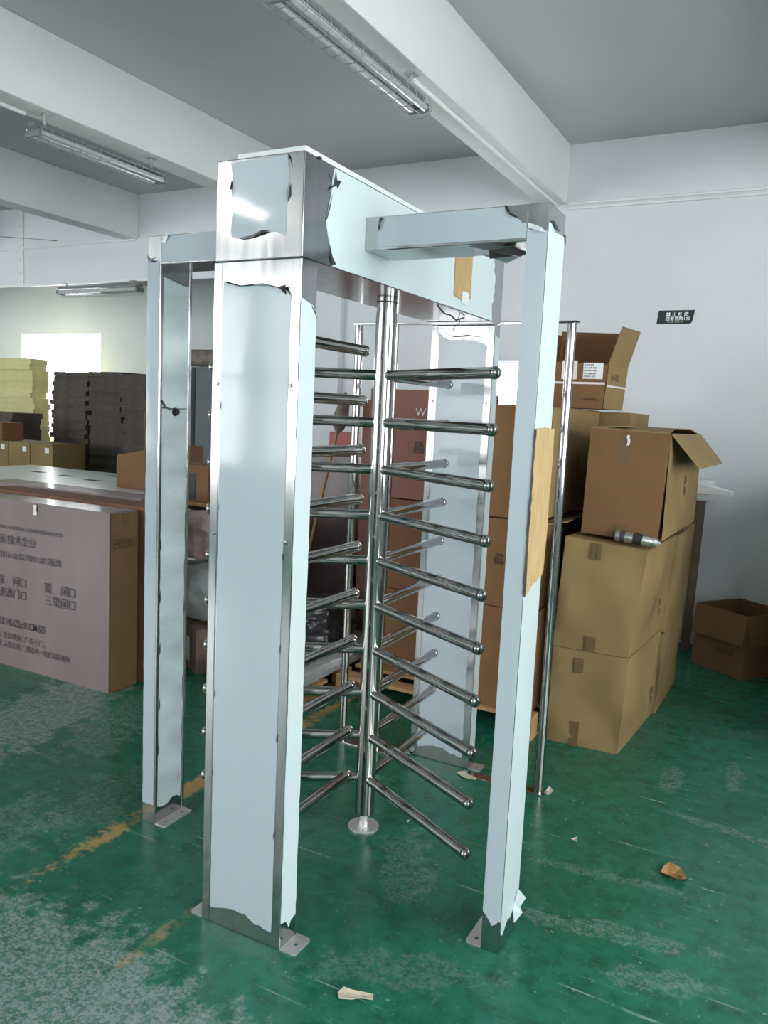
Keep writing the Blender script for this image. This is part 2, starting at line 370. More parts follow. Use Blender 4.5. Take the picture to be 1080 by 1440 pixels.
# ================================================================== THE ROOM
YB, YFAR, YFRONT, XL, XR, ZC = 4.45, 7.6, -6.2, -13.0, 4.3, 3.715
ZBEAM, ZLINT = 3.28, 2.85
struct(MB().box(XL-0.2, XR+0.2, YFRONT-0.2, YFAR+0.2, -0.12, 0).obj('floor', 'floor'))
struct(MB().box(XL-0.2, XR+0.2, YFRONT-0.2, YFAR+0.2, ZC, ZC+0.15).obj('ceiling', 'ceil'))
def wall_with_holes(name, axis, at, thick, a0, a1, z0, z1, holes):
    """wall along x (axis='x', plane y=at) or along y, with rectangular holes (a0,a1,z0,z1)"""
    m = MB(); xs = sorted({a0, a1, *[h[0] for h in holes], *[h[1] for h in holes]})
    for p, q in zip(xs[:-1], xs[1:]):
        hs = sorted([h for h in holes if h[0] <= p+1e-6 and h[1] >= q-1e-6], key=lambda h: h[2]); z = z0
        segs = []
        for h in hs:
            if h[2] > z: segs.append((z, h[2]))
            z = h[3]
        if z < z1: segs.append((z, z1))
        for (u, v) in segs:
            if axis == 'x': m.box(p, q, at, at+thick, u, v)
            else: m.box(at, at+thick, p, q, u, v)
    return struct(m.obj(name, 'wall'))
wc = [0]
def window(axis, at, thick, a0, a1, z0, z1, strength, nmul=2, ntr=1, inward=1):
    """aluminium window: frame, mullions, one bright daylight pane per light"""
    wc[0] += 1; f = MB(); mid = at+thick*0.5
    def bx(p, q, u, v, d=0.03):
        if axis == 'x': f.box(p, q, mid-d, mid+d, u, v)
        else: f.box(mid-d, mid+d, p, q, u, v)
    t = 0.04
    bx(a0, a0+t, z0, z1); bx(a1-t, a1, z0, z1); bx(a0+t, a1-t, z0, z0+t); bx(a0+t, a1-t, z1-t, z1)
    cols = [a0+t+(a1-a0-2*t)*k/nmul for k in range(nmul+1)]; rows = [z0+t+(z1-z0-2*t)*k/ntr for k in range(ntr+1)]
    for c in cols[1:-1]: bx(c-0.02, c+0.02, z0+t, z1-t, 0.025)
    for r_ in rows[1:-1]: bx(a0+t, a1-t, r_-0.02, r_+0.02, 0.02)
    o = struct(f.obj('window_%d' % wc[0], 'white'))
    pm = emis('daylight_pane_%d' % wc[0], WIN_COL, strength)
    for c, d in zip(cols[:-1], cols[1:]):
        for r_, s in zip(rows[:-1], rows[1:]):
            p = MB()
            if axis == 'x': p.box(c, d, mid-0.004, mid+0.004, r_, s)
            else: p.box(mid-0.004, mid+0.004, c, d, r_, s)
            p.obj('pane', pm, o)
    return o
# back wall (with the window behind the cartons, and the wide opening to the next hall at left)
BW = (-1.68, -0.72, 0.95, 2.085)
wall_with_holes('wall_back', 'x', YB, 0.24, XL, XR, 0, ZC, [BW, (XL, -2.8, 0.0, ZLINT)])
window('x', YB, 0.24, *BW, WIN_B, 2, 1)
FWIN = (-10.95, -9.05, 0.95, 2.68)
wall_with_holes('wall_far', 'x', YFAR, 0.2, XL, -1.5, 0, ZC, [FWIN])
window('x', YFAR, 0.2, *FWIN, WIN_L, 2, 1)
wall_with_holes('wall_left', 'y', XL-0.2, 0.2, YFRONT, YFAR, 0, ZC, [])
struct(MB().box(-1.5, -1.3, YB+0.24, YFAR, 0, ZC).obj('wall_hall_end', 'wall'))
RW = [(y, y+2.0, 0.95, 3.05) for y in (-5.4, -2.9, -0.4)]
wall_with_holes('wall_right', 'y', XR, 0.2, YFRONT, YB, 0, ZC, RW)
for h in RW: window('y', XR, 0.2, *h, WIN_R, 2, 2)
FW = [(x, x+2.0, 0.85, 3.1) for x in (-11.6, -9.35, -7.05, -4.8, -2.4, 0.0)]
wall_with_holes('wall_front', 'x', YFRONT-0.2, 0.2, XL, XR, 0, ZC, FW)
for h, e in zip(FW, WIN_F): window('x', YFRONT-0.2, 0.2, *h, e, 2, 2)
# ceiling beams, pillars
BEAMS = [1.62, -0.60, -2.86, -5.07, -7.30, -9.55]
for i, x in enumerate(BEAMS):
    struct(MB().box(x-0.21, x, YFRONT, YB, ZBEAM, ZC).obj('trim_%d' % (i+1), 'beam', bevel=0.006))
for i, (x0, x1) in enumerate(((-3.02, -2.56),)):
    struct(MB().box(x0, x1, YB-0.07, YB+0.26, 0, ZLINT if i else ZC).obj('trim_%d' % (7+i), 'wall', bevel=0.006))
# white cable conduits: along beam undersides, along the back wall and under the lintel
def conduit(i, pts, r):
    struct(MB().path(pts, r, 10).obj('trim_%d' % i, 'conduit', smooth=True))
conduit(10, [(-0.67, 1.9, ZBEAM-0.012), (-0.67, YB-0.02, ZBEAM-0.012)], 0.012)
conduit(11, [(-0.58, YB-0.012, ZBEAM-0.005), (XR, YB-0.012, ZBEAM-0.005)], 0.011)
conduit(12, [(-0.58, YB-0.012, ZBEAM-0.040), (XR, YB-0.012, ZBEAM-0.040)], 0.011)
conduit(13, [(-9.5, YB-0.012, ZBEAM-0.01), (-5.10, YB-0.012, ZBEAM-0.01)], 0.011)
conduit(14, [(-3.02, YFRONT, ZBEAM-0.012), (-3.02, 1.5, ZBEAM-0.012)], 0.012)
struct(MB().box(-9.5, -4.9, YB-0.03, YB, ZLINT-0.001, ZLINT+0.022).obj('trim_15', 'conduit'))
# perforated strut bolted to the lintel
st = MB().box(-6.90, -6.82, YB-0.02, YB, 2.86, 3.70)
so = struct(st.obj('trim_16', 'beam', bevel=0.003))
for k in range(9):
    MB().tube((-6.86+random.uniform(-.012, .012), YB-0.023, 2.92+k*0.075), (-6.86, YB-0.015, 2.92+k*0.075), 0.012, 8).obj('bolt', 'conduit', so)

# ------------------------------------------------------------------ lamps
def lamp(name, label, c, d, L=1.2, lit=False, drop=0.10, ztop=ZBEAM, side=0.0):
    """batten lamp with two tubes behind a wire guard; c = centre of the batten top, d = 'x' or 'y'"""
    t = thing(name, label, 'ceiling lamp', (c[0], c[1], c[2]))
    def P(a, s, z): return (c[0]+(a if d == 'x' else s), c[1]+(a if d == 'y' else s), c[2]+z)
    def bx(m, a0, a1, s0, s1, z0, z1):
        p, q = P(a0, s0, z0), P(a1, s1, z1)
        return m.box(min(p[0], q[0]), max(p[0], q[0]), min(p[1], q[1]), max(p[1], q[1]), p[2], q[2])
    h = L/2
    bx(MB(), -h, h, -0.028, 0.028, -0.026, 0).obj('housing', 'lamphouse', t, bevel=0.006)
    for s in (-0.036, 0.036):
        MB().lathe(P(-h+0.03, s, -0.060), P(h-0.03, s, -0.060), [(0, 0.008), (0.002, 0.019), (L-0.062, 0.019), (L-0.06, 0.008)], 14).obj('tube', emis('lit_tube', (1, 0.98, 0.94), LAMP) if lit else 'tube', t, smooth=True)
    for e in (-1, 1):
        bx(MB(), e*h-0.02*(1 if e > 0 else -1)-0.012, e*h-0.02*(1 if e > 0 else -1)+0.012, -0.058, 0.058, -0.083, -0.037).obj('lamp_holder', 'lamphouse', t, bevel=0.016, segs=4)
        b = MB().tube(P(e*h*0.82, 0, 0), P(e*h*0.82, side, drop), 0.008, 8); bx(b, e*h*0.82-0.03, e*h*0.82+0.03, side-0.03, side+0.03, drop-0.006, drop)
        b.obj('hanger', 'greypaint', t)
    g = MB()
    prof = [(-0.065, -0.03), (-0.075, -0.075), (-0.035, -0.105), (0.035, -0.105), (0.075, -0.075), (0.065, -0.03)]
    for (s, z) in prof: g.tube(P(-h+0.02, s, z), P(h-0.02, s, z), 0.0022, 6)
    k = 14
    for i in range(k+1):
        a = -h+0.02+(L-0.04)*i/k; g.path([P(a, s, z) for s, z in prof], 0.0016, 5)
    g.obj('wire_guard', 'wire', t)
    return t
lamp('fluorescent_lamp', 'grey twin-tube batten lamp with wire guard, at the top centre of the photo', (-0.66, 1.36, 3.205), 'y', 1.24, drop=0.075)
lamp('fluorescent_lamp', 'grey twin-tube batten lamp with wire guard hanging at the upper left under a beam', (-2.93, 2.00, 3.205), 'y', 1.06, drop=0.075)
lamp('fluorescent_lamp', 'small far batten lamp fixed under the lintel above the stacked board', (-5.56, 4.38, 2.815), 'x', 1.2, drop=0.035)
lamp('fluorescent_lamp', 'lit batten lamp under the beam behind the camera', (-2.83, -2.97, 3.205), 'y', 1.24, lit=True, drop=0.075)

# ceiling fan in the next bay (one blade reaches into view)
fan = thing('ceiling_fan', 'ceiling fan whose pale blade shows at the far left above the lintel', 'ceiling fan', (-6.05, 3.05, ZC))
MB().tube((-6.05, 3.05, 3.2), (-6.05, 3.05, ZC), 0.012).obj('down_rod', 'white', fan, smooth=True)
MB().lathe((-6.05, 3.05, 3.05), (-6.05, 3.05, 3.2), [(0, 0.03), (0.02, 0.10), (0.10, 0.11), (0.15, 0.03)], 20).obj('motor', 'white', fan, smooth=True)
for a in (36, 156, 276):
    u = Vector((math.cos(R(a)), math.sin(R(a)), 0)); v = Vector((-u.y, u.x, 0)); p = Vector((-6.05, 3.05, 3.10)); vs = []
    for (r, wd) in ((0.1, 0.03), (0.3, 0.055), (0.85, 0.065), (0.95, 0.04)):
        vs += [p+u*r-v*wd+Vector((0, 0, -0.012)), p+u*r+v*wd+Vector((0, 0, 0.012))]
    V8 = vs+[q+Vector((0, 0, 0.004)) for q in vs]; fs = []
    for k in range(3): fs += [(2*k, 2*k+1, 2*k+3, 2*k+2), (8+2*k, 8+2*k+2, 8+2*k+3, 8+2*k+1), (2*k, 2*k+2, 8+2*k+2, 8+2*k), (2*k+1, 8+2*k+1, 8+2*k+3, 2*k+3)]
    fs += [(0, 8, 9, 1), (6, 7, 15, 14)]
    MB().add(V8, fs).obj('fan_blade', 'lamphouse', fan)

# wall sign
sg = thing('wall_sign', 'small black no-smoking sign with white lettering on the back wall', 'sign', (0.27, YB, 2.41))
sheet('sign_plate', [(0.0, 0.0), (0.225, 0.0), (0.243, 0.006), (0.251, 0.022), (0.262, 0.098), (0.012, 0.098), (0.008, 0.085)], (0.142, YB, 2.364), (1, 0, 0), (0, 0, 1), (0, -1, 0), 'signblack', sg, thick=0.004, off=0.0)
SX, SZ = (1, 0, 0), (0, 0, 1)
text('禁 止 吸 烟', 'lettering', (0.205, YB-0.004, 2.420), SX, SZ, 0.026, 'signwhite', sg, bold=0.0006)
text('违者罚款100', 'lettering', (0.203, YB-0.004, 2.391), SX, SZ, 0.025, 'signwhite', sg, bold=0.0006)
text('请勿吸烟 共同维护环境', 'lettering', (0.215, YB-0.004, 2.373), SX, SZ, 0.009, 'greypaint', sg)

# ================================================================== THE TURNSTILE
T = thing('full_height_turnstile', 'stainless steel full-height turnstile with protective film, in the middle of the floor', 'turnstile', (-0.15, 0.775, 0))
X0, X1, ZH, HT = -0.2983, 0.0, 2.024, 2.30
YE = 1.556
X_, Y_, Z_ = Vector((1, 0, 0)), Vector((0, 1, 0)), Vector((0, 0, 1))
# --- near and far wide posts
def wide_post(y0, y1, face):
    """face=-1: panel side looks to -y"""
    p = MB().box(X0, X1, y0, y1, 0, ZH-0.001).obj('wide_post', 'steel', T, bevel=0.003)
    for (a, b) in ((X0, X0+0.027), (X1-0.027, X1)):
        MB().box(a, b, y0-0.0022, y0+0.002, 0.004, ZH-0.004).obj('edge_strip', 'steel', p, bevel=0.0008)
    for k in range(2):
        for x in (X0+0.020, X1-0.020):
            MB().lathe((x, y0-0.002, 1.24+0.44*k), (x, y0-0.006, 1.24+0.44*k), [(0, 0.006), (0.003, 0.005), (0.004, 0.002)], 10).obj('clip', 'steel', p)
    plate_holes('foot_plate', rrect(X1, X1+0.055, y0+0.002, y1+0.01, 0.012, (0, 1, 1, 0)), [(X1+0.028, (y0+y1)/2+0.005, 0.008)], 0, 0.005, 'zinc', p)
    plate_holes('foot_plate', rrect(X0-0.052, X0, y0+0.002, y1+0.01, 0.012, (1, 0, 0, 1)), [(X0-0.028, (y0+y1)/2+0.005, 0.008)], 0, 0.005, 'zinc', p)
    return p
PA = wide_post(0.0, 0.082, -1)
PB = wide_post(1.488, YE-0.002, -1)
top = [(-0.266, 1.958), (-0.262, 1.968), (-0.235, 1.961), (-0.20, 1.953), (-0.165, 1.954), (-0.14, 1.957), (-0.125, 1.952), (-0.10, 1.953), (-0.075, 1.946), (-0.05, 1.940), (-0.036, 1.930), (-0.030, 1.922)]
bot = [(-0.032, 0.048), (-0.06, 0.050), (-0.075, 0.056), (-0.09, 0.052), (-0.115, 0.063), (-0.13, 0.072), (-0.15, 0.070), (-0.18, 0.072), (-0.215, 0.064), (-0.24, 0.056), (-0.262, 0.05), (-0.266, 0.055)]
def sides(o, z0, z1, x, amp):
    return [(x+random.uniform(-amp, amp), z0+(z1-z0)*k/40) for k in range(1, 40)]
olA = top+sides(0, 1.922, 0.048, -0.0305, 0.0012)+bot+sides(0, 0.055, 1.958, -0.2665, 0.0012)
sheet('film', olA, (0, 0, 0), X_, Z_, -Y_, 'film', PA, thick=0.0008, off=0.0004)
sheet('film', torn([(0.002, 0.085), (0.03, 0.078), (0.045, 0.052), (0.055, 0.068), (0.08, 0.075), (0.081, 1.885), (0.06, 1.905), (0.003, 1.918)], 0.0015, 0.03), (X1, 0, 0), Y_, Z_, X_, 'film_lit', PA)
curl('film_curl', [(-0.262, 1.969), (-0.25, 1.962), (-0.20, 1.951), (-0.15, 1.953), (-0.10, 1.950), (-0.066, 1.942), (-0.036, 1.922), (-0.045, 1.945), (-0.04, 1.950), (-0.07, 1.946), (-0.12, 1.957), (-0.16, 1.957), (-0.20, 1.954), (-0.25, 1.967)], (0, 0, 0), X_, Z_, -Y_, PA, 0.012)
curl('film_curl', [(0.050, 1.905), (0.070, 1.89), (0.081, 1.868), (0.07, 1.885)], (X1, 0, 0), Y_, Z_, X_, PA, 0.003)
for z, s in ((1.62, 0), (1.20, 1), (0.93, 1), (0.66, 1), (0.36, 1), (1.32, 0), (0.75, 0), (0.5, 0)):
    xx = -0.0315 if s else -0.2655
    curl('film_curl', [(xx-0.0015, z), (xx+0.001, z+0.010), (xx+0.0015, z-0.01), (xx-0.0005, z-0.016)], (0, 0, 0), X_, Z_, -Y_, PA, 0.001)
olB = [(u, v if v > 1 else v) for u, v in olA]
sheet('film', [(-0.268, 1.99)]+[(u, v) for u, v in top[2:]]+sides(0, 1.922, 0.06, -0.034, 0.002)+bot+sides(0, 0.055, 1.95, -0.262, 0.002), (0, 1.488, 0), X_, Z_, -Y_, 'film', PB)
sheet('film', torn([(0.002, 0.06), (0.066, 0.05), (0.066, 1.96), (0.002, 1.975)], 0.0015, 0.03), (X1, 1.488, 0), Y_, Z_, X_, 'film_lit', PB)
curl('film_curl', [(-0.255, 1.985), (-0.19, 1.968), (-0.12, 1.974), (-0.04, 1.962), (-0.11, 1.968), (-0.19, 1.964)], (0, 1.488, 0), X_, Z_, -Y_, PB, 0.01, 'steel')
# --- header box
HB = MB().box(X0, X1, 0.0, YE, ZH, HT).obj('header_box', 'steel', T, bevel=0.003)
MB().box(-0.236, -0.006, 0.012, YE-0.012, HT, HT+0.017).obj('lid', 'lid', HB, bevel=0.003)
MB().box(X0+0.0005, X1-0.0005, 0.0005, 0.08, ZH-0.0022, ZH).obj('joint_gap', 'darkhole', HB)
hf = [(-0.246, 2.288), (-0.20, 2.292), (-0.12, 2.289), (-0.052, 2.294), (-0.049, 2.27), (-0.047, 2.225), (-0.050, 2.19), (-0.053, 2.16), (-0.054, 2.13), (-0.053, 2.085), (-0.060, 2.084), (-0.085, 2.094), (-0.13, 2.097), (-0.175, 2.088), (-0.215, 2.083), (-0.236, 2.087), (-0.243, 2.10), (-0.240, 2.16), (-0.245, 2.20), (-0.239, 2.24)]
sheet('film', hf, (0, 0, 0), X_, Z_, -Y_, 'film', HB, off=0.0004)
curl('film_curl', [(-0.215, 2.085), (-0.17, 2.0895), (-0.13, 2.100), (-0.105, 2.098), (-0.13, 2.092), (-0.165, 2.083), (-0.2, 2.080)], (0, 0, 0), X_, Z_, -Y_, HB, 0.008)
curl('film_curl', [(-0.053, 2.296), (-0.047, 2.270), (-0.046, 2.262), (-0.046, 2.287)], (0, 0, 0), X_, Z_, -Y_, HB, 0.010)
curl('film_curl', [(-0.050, 2.205), (-0.046, 2.220), (-0.046, 2.19), (-0.052, 2.172)], (0, 0, 0), X_, Z_, -Y_, HB, 0.008)
curl('film_curl', [(-0.243, 2.245), (-0.238, 2.230), (-0.247, 2.200), (-0.248, 2.222)], (0, 0, 0), X_, Z_, -Y_, HB, 0.008)
hr = [(0.150, 2.026), (0.163, 2.033), (0.150, 2.055), (0.140, 2.078), (0.128, 2.10), (0.118, 2.125), (0.113, 2.145), (0.121, 2.17), (0.128, 2.20), (0.136, 2.225), (0.138, 2.26), (0.146, 2.288), (0.150, 2.295)]
hr2 = [(1.425, 2.296), (1.43, 2.27), (1.44, 2.255), (1.432, 2.235), (1.452, 2.215), (1.455, 2.19), (1.447, 2.17), (1.456, 2.15), (1.44, 2.13), (1.446, 2.11), (1.43, 2.095), (1.437, 2.06), (1.445, 2.028)]
sheet('film', hr+hr2, (X1, 0, 0), Y_, Z_, X_, 'film_lit', HB, off=0.0004)
curl('film_curl', [(0.118, 2.226), (0.145, 2.252), (0.135, 2.285), (0.152, 2.262), (0.162, 2.262), (0.158, 2.24), (0.150, 2.248), (0.140, 2.24)], (X1, 0, 0), Y_, Z_, X_, HB, 0.014)
curl('film_curl', [(0.112, 2.145), (0.122, 2.172), (0.134, 2.21), (0.138, 2.22), (0.126, 2.175), (0.117, 2.150)], (X1, 0, 0), Y_, Z_, X_, HB, 0.002)
curl('film_curl', [(0.135, 2.083), (0.149, 2.052), (0.165, 2.033), (0.152, 2.028), (0.140, 2.05)], (X1, 0, 0), Y_, Z_, X_, HB, 0.005)
curl('film_curl', [(0.055, 2.298), (0.065, 2.302), (0.075, 2.298), (0.065, 2.293)], (X1, 0, 0), Y_, Z_, X_, HB, 0.006)
sheet('cardboard_patch', torn([(1.02, 2.075), (1.10, 2.066), (1.19, 2.082), (1.185, 2.17), (1.19, 2.285), (1.02, 2.285)], 0.003, 0.03), (X1, 0, 0), Y_, Z_, X_, 'kraft', HB, thick=0.003, off=0.0015)
sheet('clear_tape', torn([(1.10, 2.055), (1.16, 2.05), (1.165, 2.10), (1.10, 2.10)], 0.003, 0.02), (X1, 0, 0), Y_, Z_, X_, 'lid', HB, thick=0.0006, off=0.0046)
# small loop of wire hanging under the header
lp = [(-0.10+0.012*math.sin(t), 1.30+0.010*math.cos(t*0.8), ZH-0.002-0.009*k) for k, t in enumerate([0, .9, 1.8, 2.7, 3.6, 4.5, 5.4])]
MB().path(lp, 0.0016, 6).obj('wire_tail', 'rubber', HB)
MB().path([(-0.02, 0.93, ZH-0.002), (-0.03, 1.02, ZH-0.02), (-0.05, 1.12, ZH-0.012), (-0.06, 1.2, ZH-0.022), (-0.05, 1.26, ZH-0.004)], 0.003, 6).obj('cable', 'rubber', HB)
# --- side posts and their beams
def side_post(x0, x1, y0, y1, inner, zt=2.2025):
    p = MB().box(x0, x1, y0, y1, 0, zt).obj('side_post', 'steel', T, bevel=0.0025)
    fx = (x0-0.052, x0) if inner < 0 else (x1, x1+0.052)
    hx = (fx[0]+fx[1])/2
    plate_holes('foot_plate', rrect(fx[0], fx[1], y0+0.002, y1-0.002, 0.012, (1, 0, 0, 1) if inner < 0 else (0, 1, 1, 0)), [(hx, y0+0.035, 0.008), (hx, y1-0.035, 0.008)], 0, 0.005, 'zinc', p)
    return p
DX0, DX1, DY0, DY1 = 0.514, 0.574, 0.334, 0.492
CX0, CX1, CY0, CY1 = -0.8985, -0.835, 0.345, 0.507
PD = side_post(DX0, DX1, DY0, DY1, -1); PC = side_post(CX0, CX1, CY0, CY1, 1)
BD = MB().box(X1, DX0, DY0, DY1, 2.1034, 2.2024).obj('side_beam', 'steel', T, bevel=0.002)
BC = MB().box(CX1, X0, CY0, CY1, 2.1034, 2.2024).obj('side_beam', 'steel', T, bevel=0.002)
# right post film
sheet('film', [(0.515, 2.138), (0.53, 2.131), (0.545, 2.136), (0.572, 2.127), (0.573, 1.6), (0.573, 0.6), (0.5725, 0.105), (0.566, 0.108), (0.560, 0.096), (0.546, 0.086), (0.538, 0.098), (0.527, 0.112), (0.515, 0.125), (0.515, 1.2)], (0, DY0, 0), X_, Z_, -Y_, 'film', PD, off=0.0004)
sheet('film', [(0.335, 2.150), (0.352, 2.152), (0.368, 2.146), (0.385, 2.143), (0.40, 2.136), (0.43, 2.139), (0.46, 2.142), (0.489, 2.140), (0.491, 1.5), (0.491, 0.135), (0.470, 0.120), (0.465, 0.105), (0.440, 0.088), (0.42, 0.075), (0.395, 0.083), (0.37, 0.066), (0.352, 0.055), (0.342, 0.060), (0.335, 0.075), (0.3345, 1.2)], (DX1, 0, 0), Y_, Z_, X_, 'film_lit', PD, off=0.0004)
curl('film_curl', [(0.345, 2.156), (0.368, 2.160), (0.392, 2.136), (0.380, 2.139), (0.362, 2.150)], (DX1, 0, 0), Y_, Z_, X_, PD, 0.012)
curl('film_curl', [(0.480, 2.146), (0.493, 2.150), (0.493, 2.118), (0.488, 2.126)], (DX1, 0, 0), Y_, Z_, X_, PD, 0.002)
curl('film_curl', [(0.515, 2.152), (0.535, 2.146), (0.552, 2.126), (0.571, 2.122), (0.560, 2.134), (0.54, 2.130), (0.52, 2.138)], (0, DY0, 0), X_, Z_, -Y_, PD, 0.012, 'lid')
curl('film_curl', [(0.450, 0.112), (0.470, 0.145), (0.515, 0.095), (0.490, 0.078), (0.470, 0.070), (0.452, 0.045), (0.43, 0.055), (0.44, 0.085)], (DX1, 0, 0), Y_, Z_, X_, PD, 0.022, 'film_lit')
curl('film_curl', [(0.486, 1.835), (0.495, 1.842), (0.51, 1.836), (0.495, 1.83)], (DX1, 0, 0), Y_, Z_, X_, PD, 0.006)
cb = [(0.330, 1.592), (0.42, 1.596), (0.508, 1.592), (0.511, 1.50), (0.505, 1.40), (0.508, 1.30), (0.50, 1.22), (0.497, 1.165), (0.478, 1.150), (0.45, 1.153), (0.43, 1.138), (0.40, 1.142), (0.37, 1.124), (0.330, 1.112)]
g = sheet('cardboard_guard', cb, (DX1, 0, 0), Y_, Z_, X_, 'kraft', PD, thick=0.004, off=0.002)
sheet('guard_gap_shade', torn([(0.572, 1.12), (0.5805, 1.112), (0.5805, 1.592), (0.574, 1.588)], 0.0015, 0.02), (0, DY0, 0), X_, Z_, -Y_, 'darkcard', PD, thick=0.003, off=0.0015)  # dark strip painted as the shaded gap beside the cardboard guard
# right beam film
sheet('film', [(0.048, 2.112), (0.20, 2.111), (0.513, 2.113), (0.513, 2.150), (0.500, 2.153), (0.485, 2.166), (0.470, 2.172), (0.458, 2.178), (0.449, 2.199), (0.25, 2.199), (0.058, 2.199), (0.050, 2.18), (0.053, 2.165), (0.046, 2.15)], (0, DY0, 0), X_, Z_, -Y_, 'film', BD, off=0.0004)
curl('film_curl', [(0.444, 2.203), (0.452, 2.188), (0.470, 2.171), (0.486, 2.166), (0.478, 2.175), (0.460, 2.184), (0.452, 2.203)], (0, DY0, 0), X_, Z_, -Y_, BD, 0.014)
curl('film_curl', [(0.050, 2.198), (0.068, 2.196), (0.058, 2.178), (0.048, 2.155), (0.046, 2.172)], (0, DY0, 0), X_, Z_, -Y_, BD, 0.012)
sheet('film', [(0.02, 0.338), (0.36, 0.338), (0.33, 0.40), (0.30, 0.49), (0.02, 0.49)], (0, 0, 2.1034), X_, Y_, -Z_, 'filmc', BD)
curl('film_curl', [(0.34, 0.345), (0.38, 0.40), (0.36, 0.46), (0.43, 0.47), (0.47, 0.42), (0.49, 0.44), (0.50, 0.40), (0.46, 0.36), (0.40, 0.345)], (0, 0, 2.1034), X_, Y_, -Z_, BD, 0.02)
curl('film_curl', [(0.33, 0.47), (0.36, 0.50), (0.40, 0.498), (0.45, 0.485), (0.40, 0.47)], (0, 0, 2.1034), X_, Y_, -Z_, BD, 0.022, 'film_lit')
# left post film: near face, and a cloudy sheet in two pieces on the inner face
sheet('film', torn([(CX0+0.001, 0.075), (CX1-0.006, 0.078), (CX1-0.006, 2.115), (CX0+0.02, 2.11), (CX0+0.001, 2.125)], 0.001, 0.03), (0, CY0, 0), X_, Z_, -Y_, 'film', PC, off=0.0004)
curl('film_curl', [(CX0-0.004, 2.142), (CX0+0.01, 2.122), (CX0+0.03, 2.118), (CX0+0.05, 2.126), (CX0+0.03, 2.110), (CX0+0.005, 2.112)], (0, CY0, 0), X_, Z_, -Y_, PC, 0.02, 'wrapg')
wl = [(0.357+random.uniform(-.002, .004), 0.07+1.525*k/44) for k in range(45)]; wr = [(0.490+random.uniform(-.004, .002), 1.595-1.535*k/44) for k in range(45)]
lowb = [(0.48, 0.062), (0.465, 0.072), (0.44, 0.074), (0.415, 0.060), (0.39, 0.056), (0.37, 0.062)]
sheet('film', wl+[(0.38, 1.597), (0.43, 1.592), (0.47, 1.594)]+wr+lowb, (CX1, 0, 0), Y_, Z_, X_, 'filmc', PC, off=0.0004)
sheet('film', torn([(0.358, 1.602), (0.42, 1.598), (0.489, 1.600), (0.490, 2.045), (0.43, 2.05), (0.358, 2.062)], 0.0015, 0.03), (CX1, 0, 0), Y_, Z_, X_, 'filmc', PC, off=0.0004)
curl('film_curl', [(0.348, 1.625), (0.362, 1.605), (0.385, 1.590), (0.40, 1.594), (0.375, 1.602), (0.356, 1.628)], (CX1, 0, 0), Y_, Z_, X_, PC, 0.012)
for (yy, zz) in ((0.358, 1.10), (0.358, 0.9), (0.36, 0.70), (0.361, 0.48), (0.489, 1.2), (0.489, 0.83), (0.488, 0.55), (0.357, 0.3)):
    curl('film_curl', [(yy-0.002, zz), (yy+0.002, zz+0.02), (yy+0.003, zz-0.015), (yy-0.001, zz-0.03)], (CX1, 0, 0), Y_, Z_, X_, PC, 0.001)
for s in (0.345, 0.494):
    MB().box(CX1-0.001, CX1+0.0025, s, s+0.012, 0.006, 2.10).obj('edge_strip', 'steel', PC, bevel=0.0008)
kn = MB().lathe((CX1, 0.425, 1.585), (CX1+0.02, 0.425, 1.585), [(0, 0.016), (0.004, 0.016), (0.005, 0.010), (0.016, 0.010), (0.02, 0.006)], 14).obj('lock_knob', 'rubber', PC, smooth=True)
sheet('tape_flecks', torn([(0.385, 1.27), (0.42, 1.285), (0.45, 1.30), (0.445, 1.29), (0.41, 1.262)], 0.003, 0.01), (CX1, 0, 0), Y_, Z_, X_, 'lid', PC, off=0.002)
sheet('cardboard_guard', torn([(CY0-0.001, 1.15), (CY1, 1.10), (CY1, 1.60), (CY0-0.002, 1.62)], 0.003, 0.03), (CX0, 0, 0), Y_, Z_, -X_, 'brown', PC, thick=0.004, off=0.001)
sheet('film', torn([(CX1+0.003, 2.108), (X0-0.002, 2.108), (X0-0.002, 2.199), (CX1+0.02, 2.199), (CX1+0.004, 2.18)], 0.001, 0.03), (0, CY0, 0), X_, Z_, -Y_, 'film', BC, off=0.0004)
curl('film_curl', [(CX1+0.002, 2.178), (CX1+0.03, 2.206), (CX1+0.05, 2.21), (CX1+0.035, 2.19), (CX1+0.02, 2.172)], (0, CY0, 0), X_, Z_, -Y_, BC, 0.014, 'lid')
curl('film_curl', [(X0-0.03, 0.36), (X0-0.01, 0.40), (X0-0.04, 0.45), (X0-0.06, 0.40)], (0, 0, 2.1034), X_, Y_, -Z_, BC, 0.03)
# --- rotor
AX, AY = -0.15, 0.775
RC = MB().lathe((AX, AY, 0.062), (AX, AY, 1.976), [(0, 0.0385), (1.914, 0.0385)], 32).obj('rotor_column', 'chrome', T, smooth=True)
MB().lathe((AX, AY, 1.976), (AX, AY, ZH), [(0, 0.0365), (0.048, 0.0365)], 32).obj('collar', 'chrome', RC, smooth=True)
MB().lathe((AX, AY, 2.012), (AX, AY, 2.018), [(0, 0.0378), (0.005, 0.0378)], 32).obj('seal_ring', 'rubber', RC)
MB().lathe((AX, AY, 0.006), (AX, AY, 0.066), [(0, 0.018), (0.022, 0.018), (0.0225, 0.016), (0.06, 0.016)], 20).obj('spindle', 'zinc', RC, smooth=True)
plate_holes('base_flange', [(AX+0.06*math.cos(2*math.pi*k/32), AY+0.06*math.sin(2*math.pi*k/32)) for k in range(32)], [(AX+0.044*math.cos(R(a)), AY+0.044*math.sin(R(a)), 0.005) for a in (25, 115, 205, 295)], 0, 0.008, 'zinc', RC)
RA, ra = 0.636, 0.0188
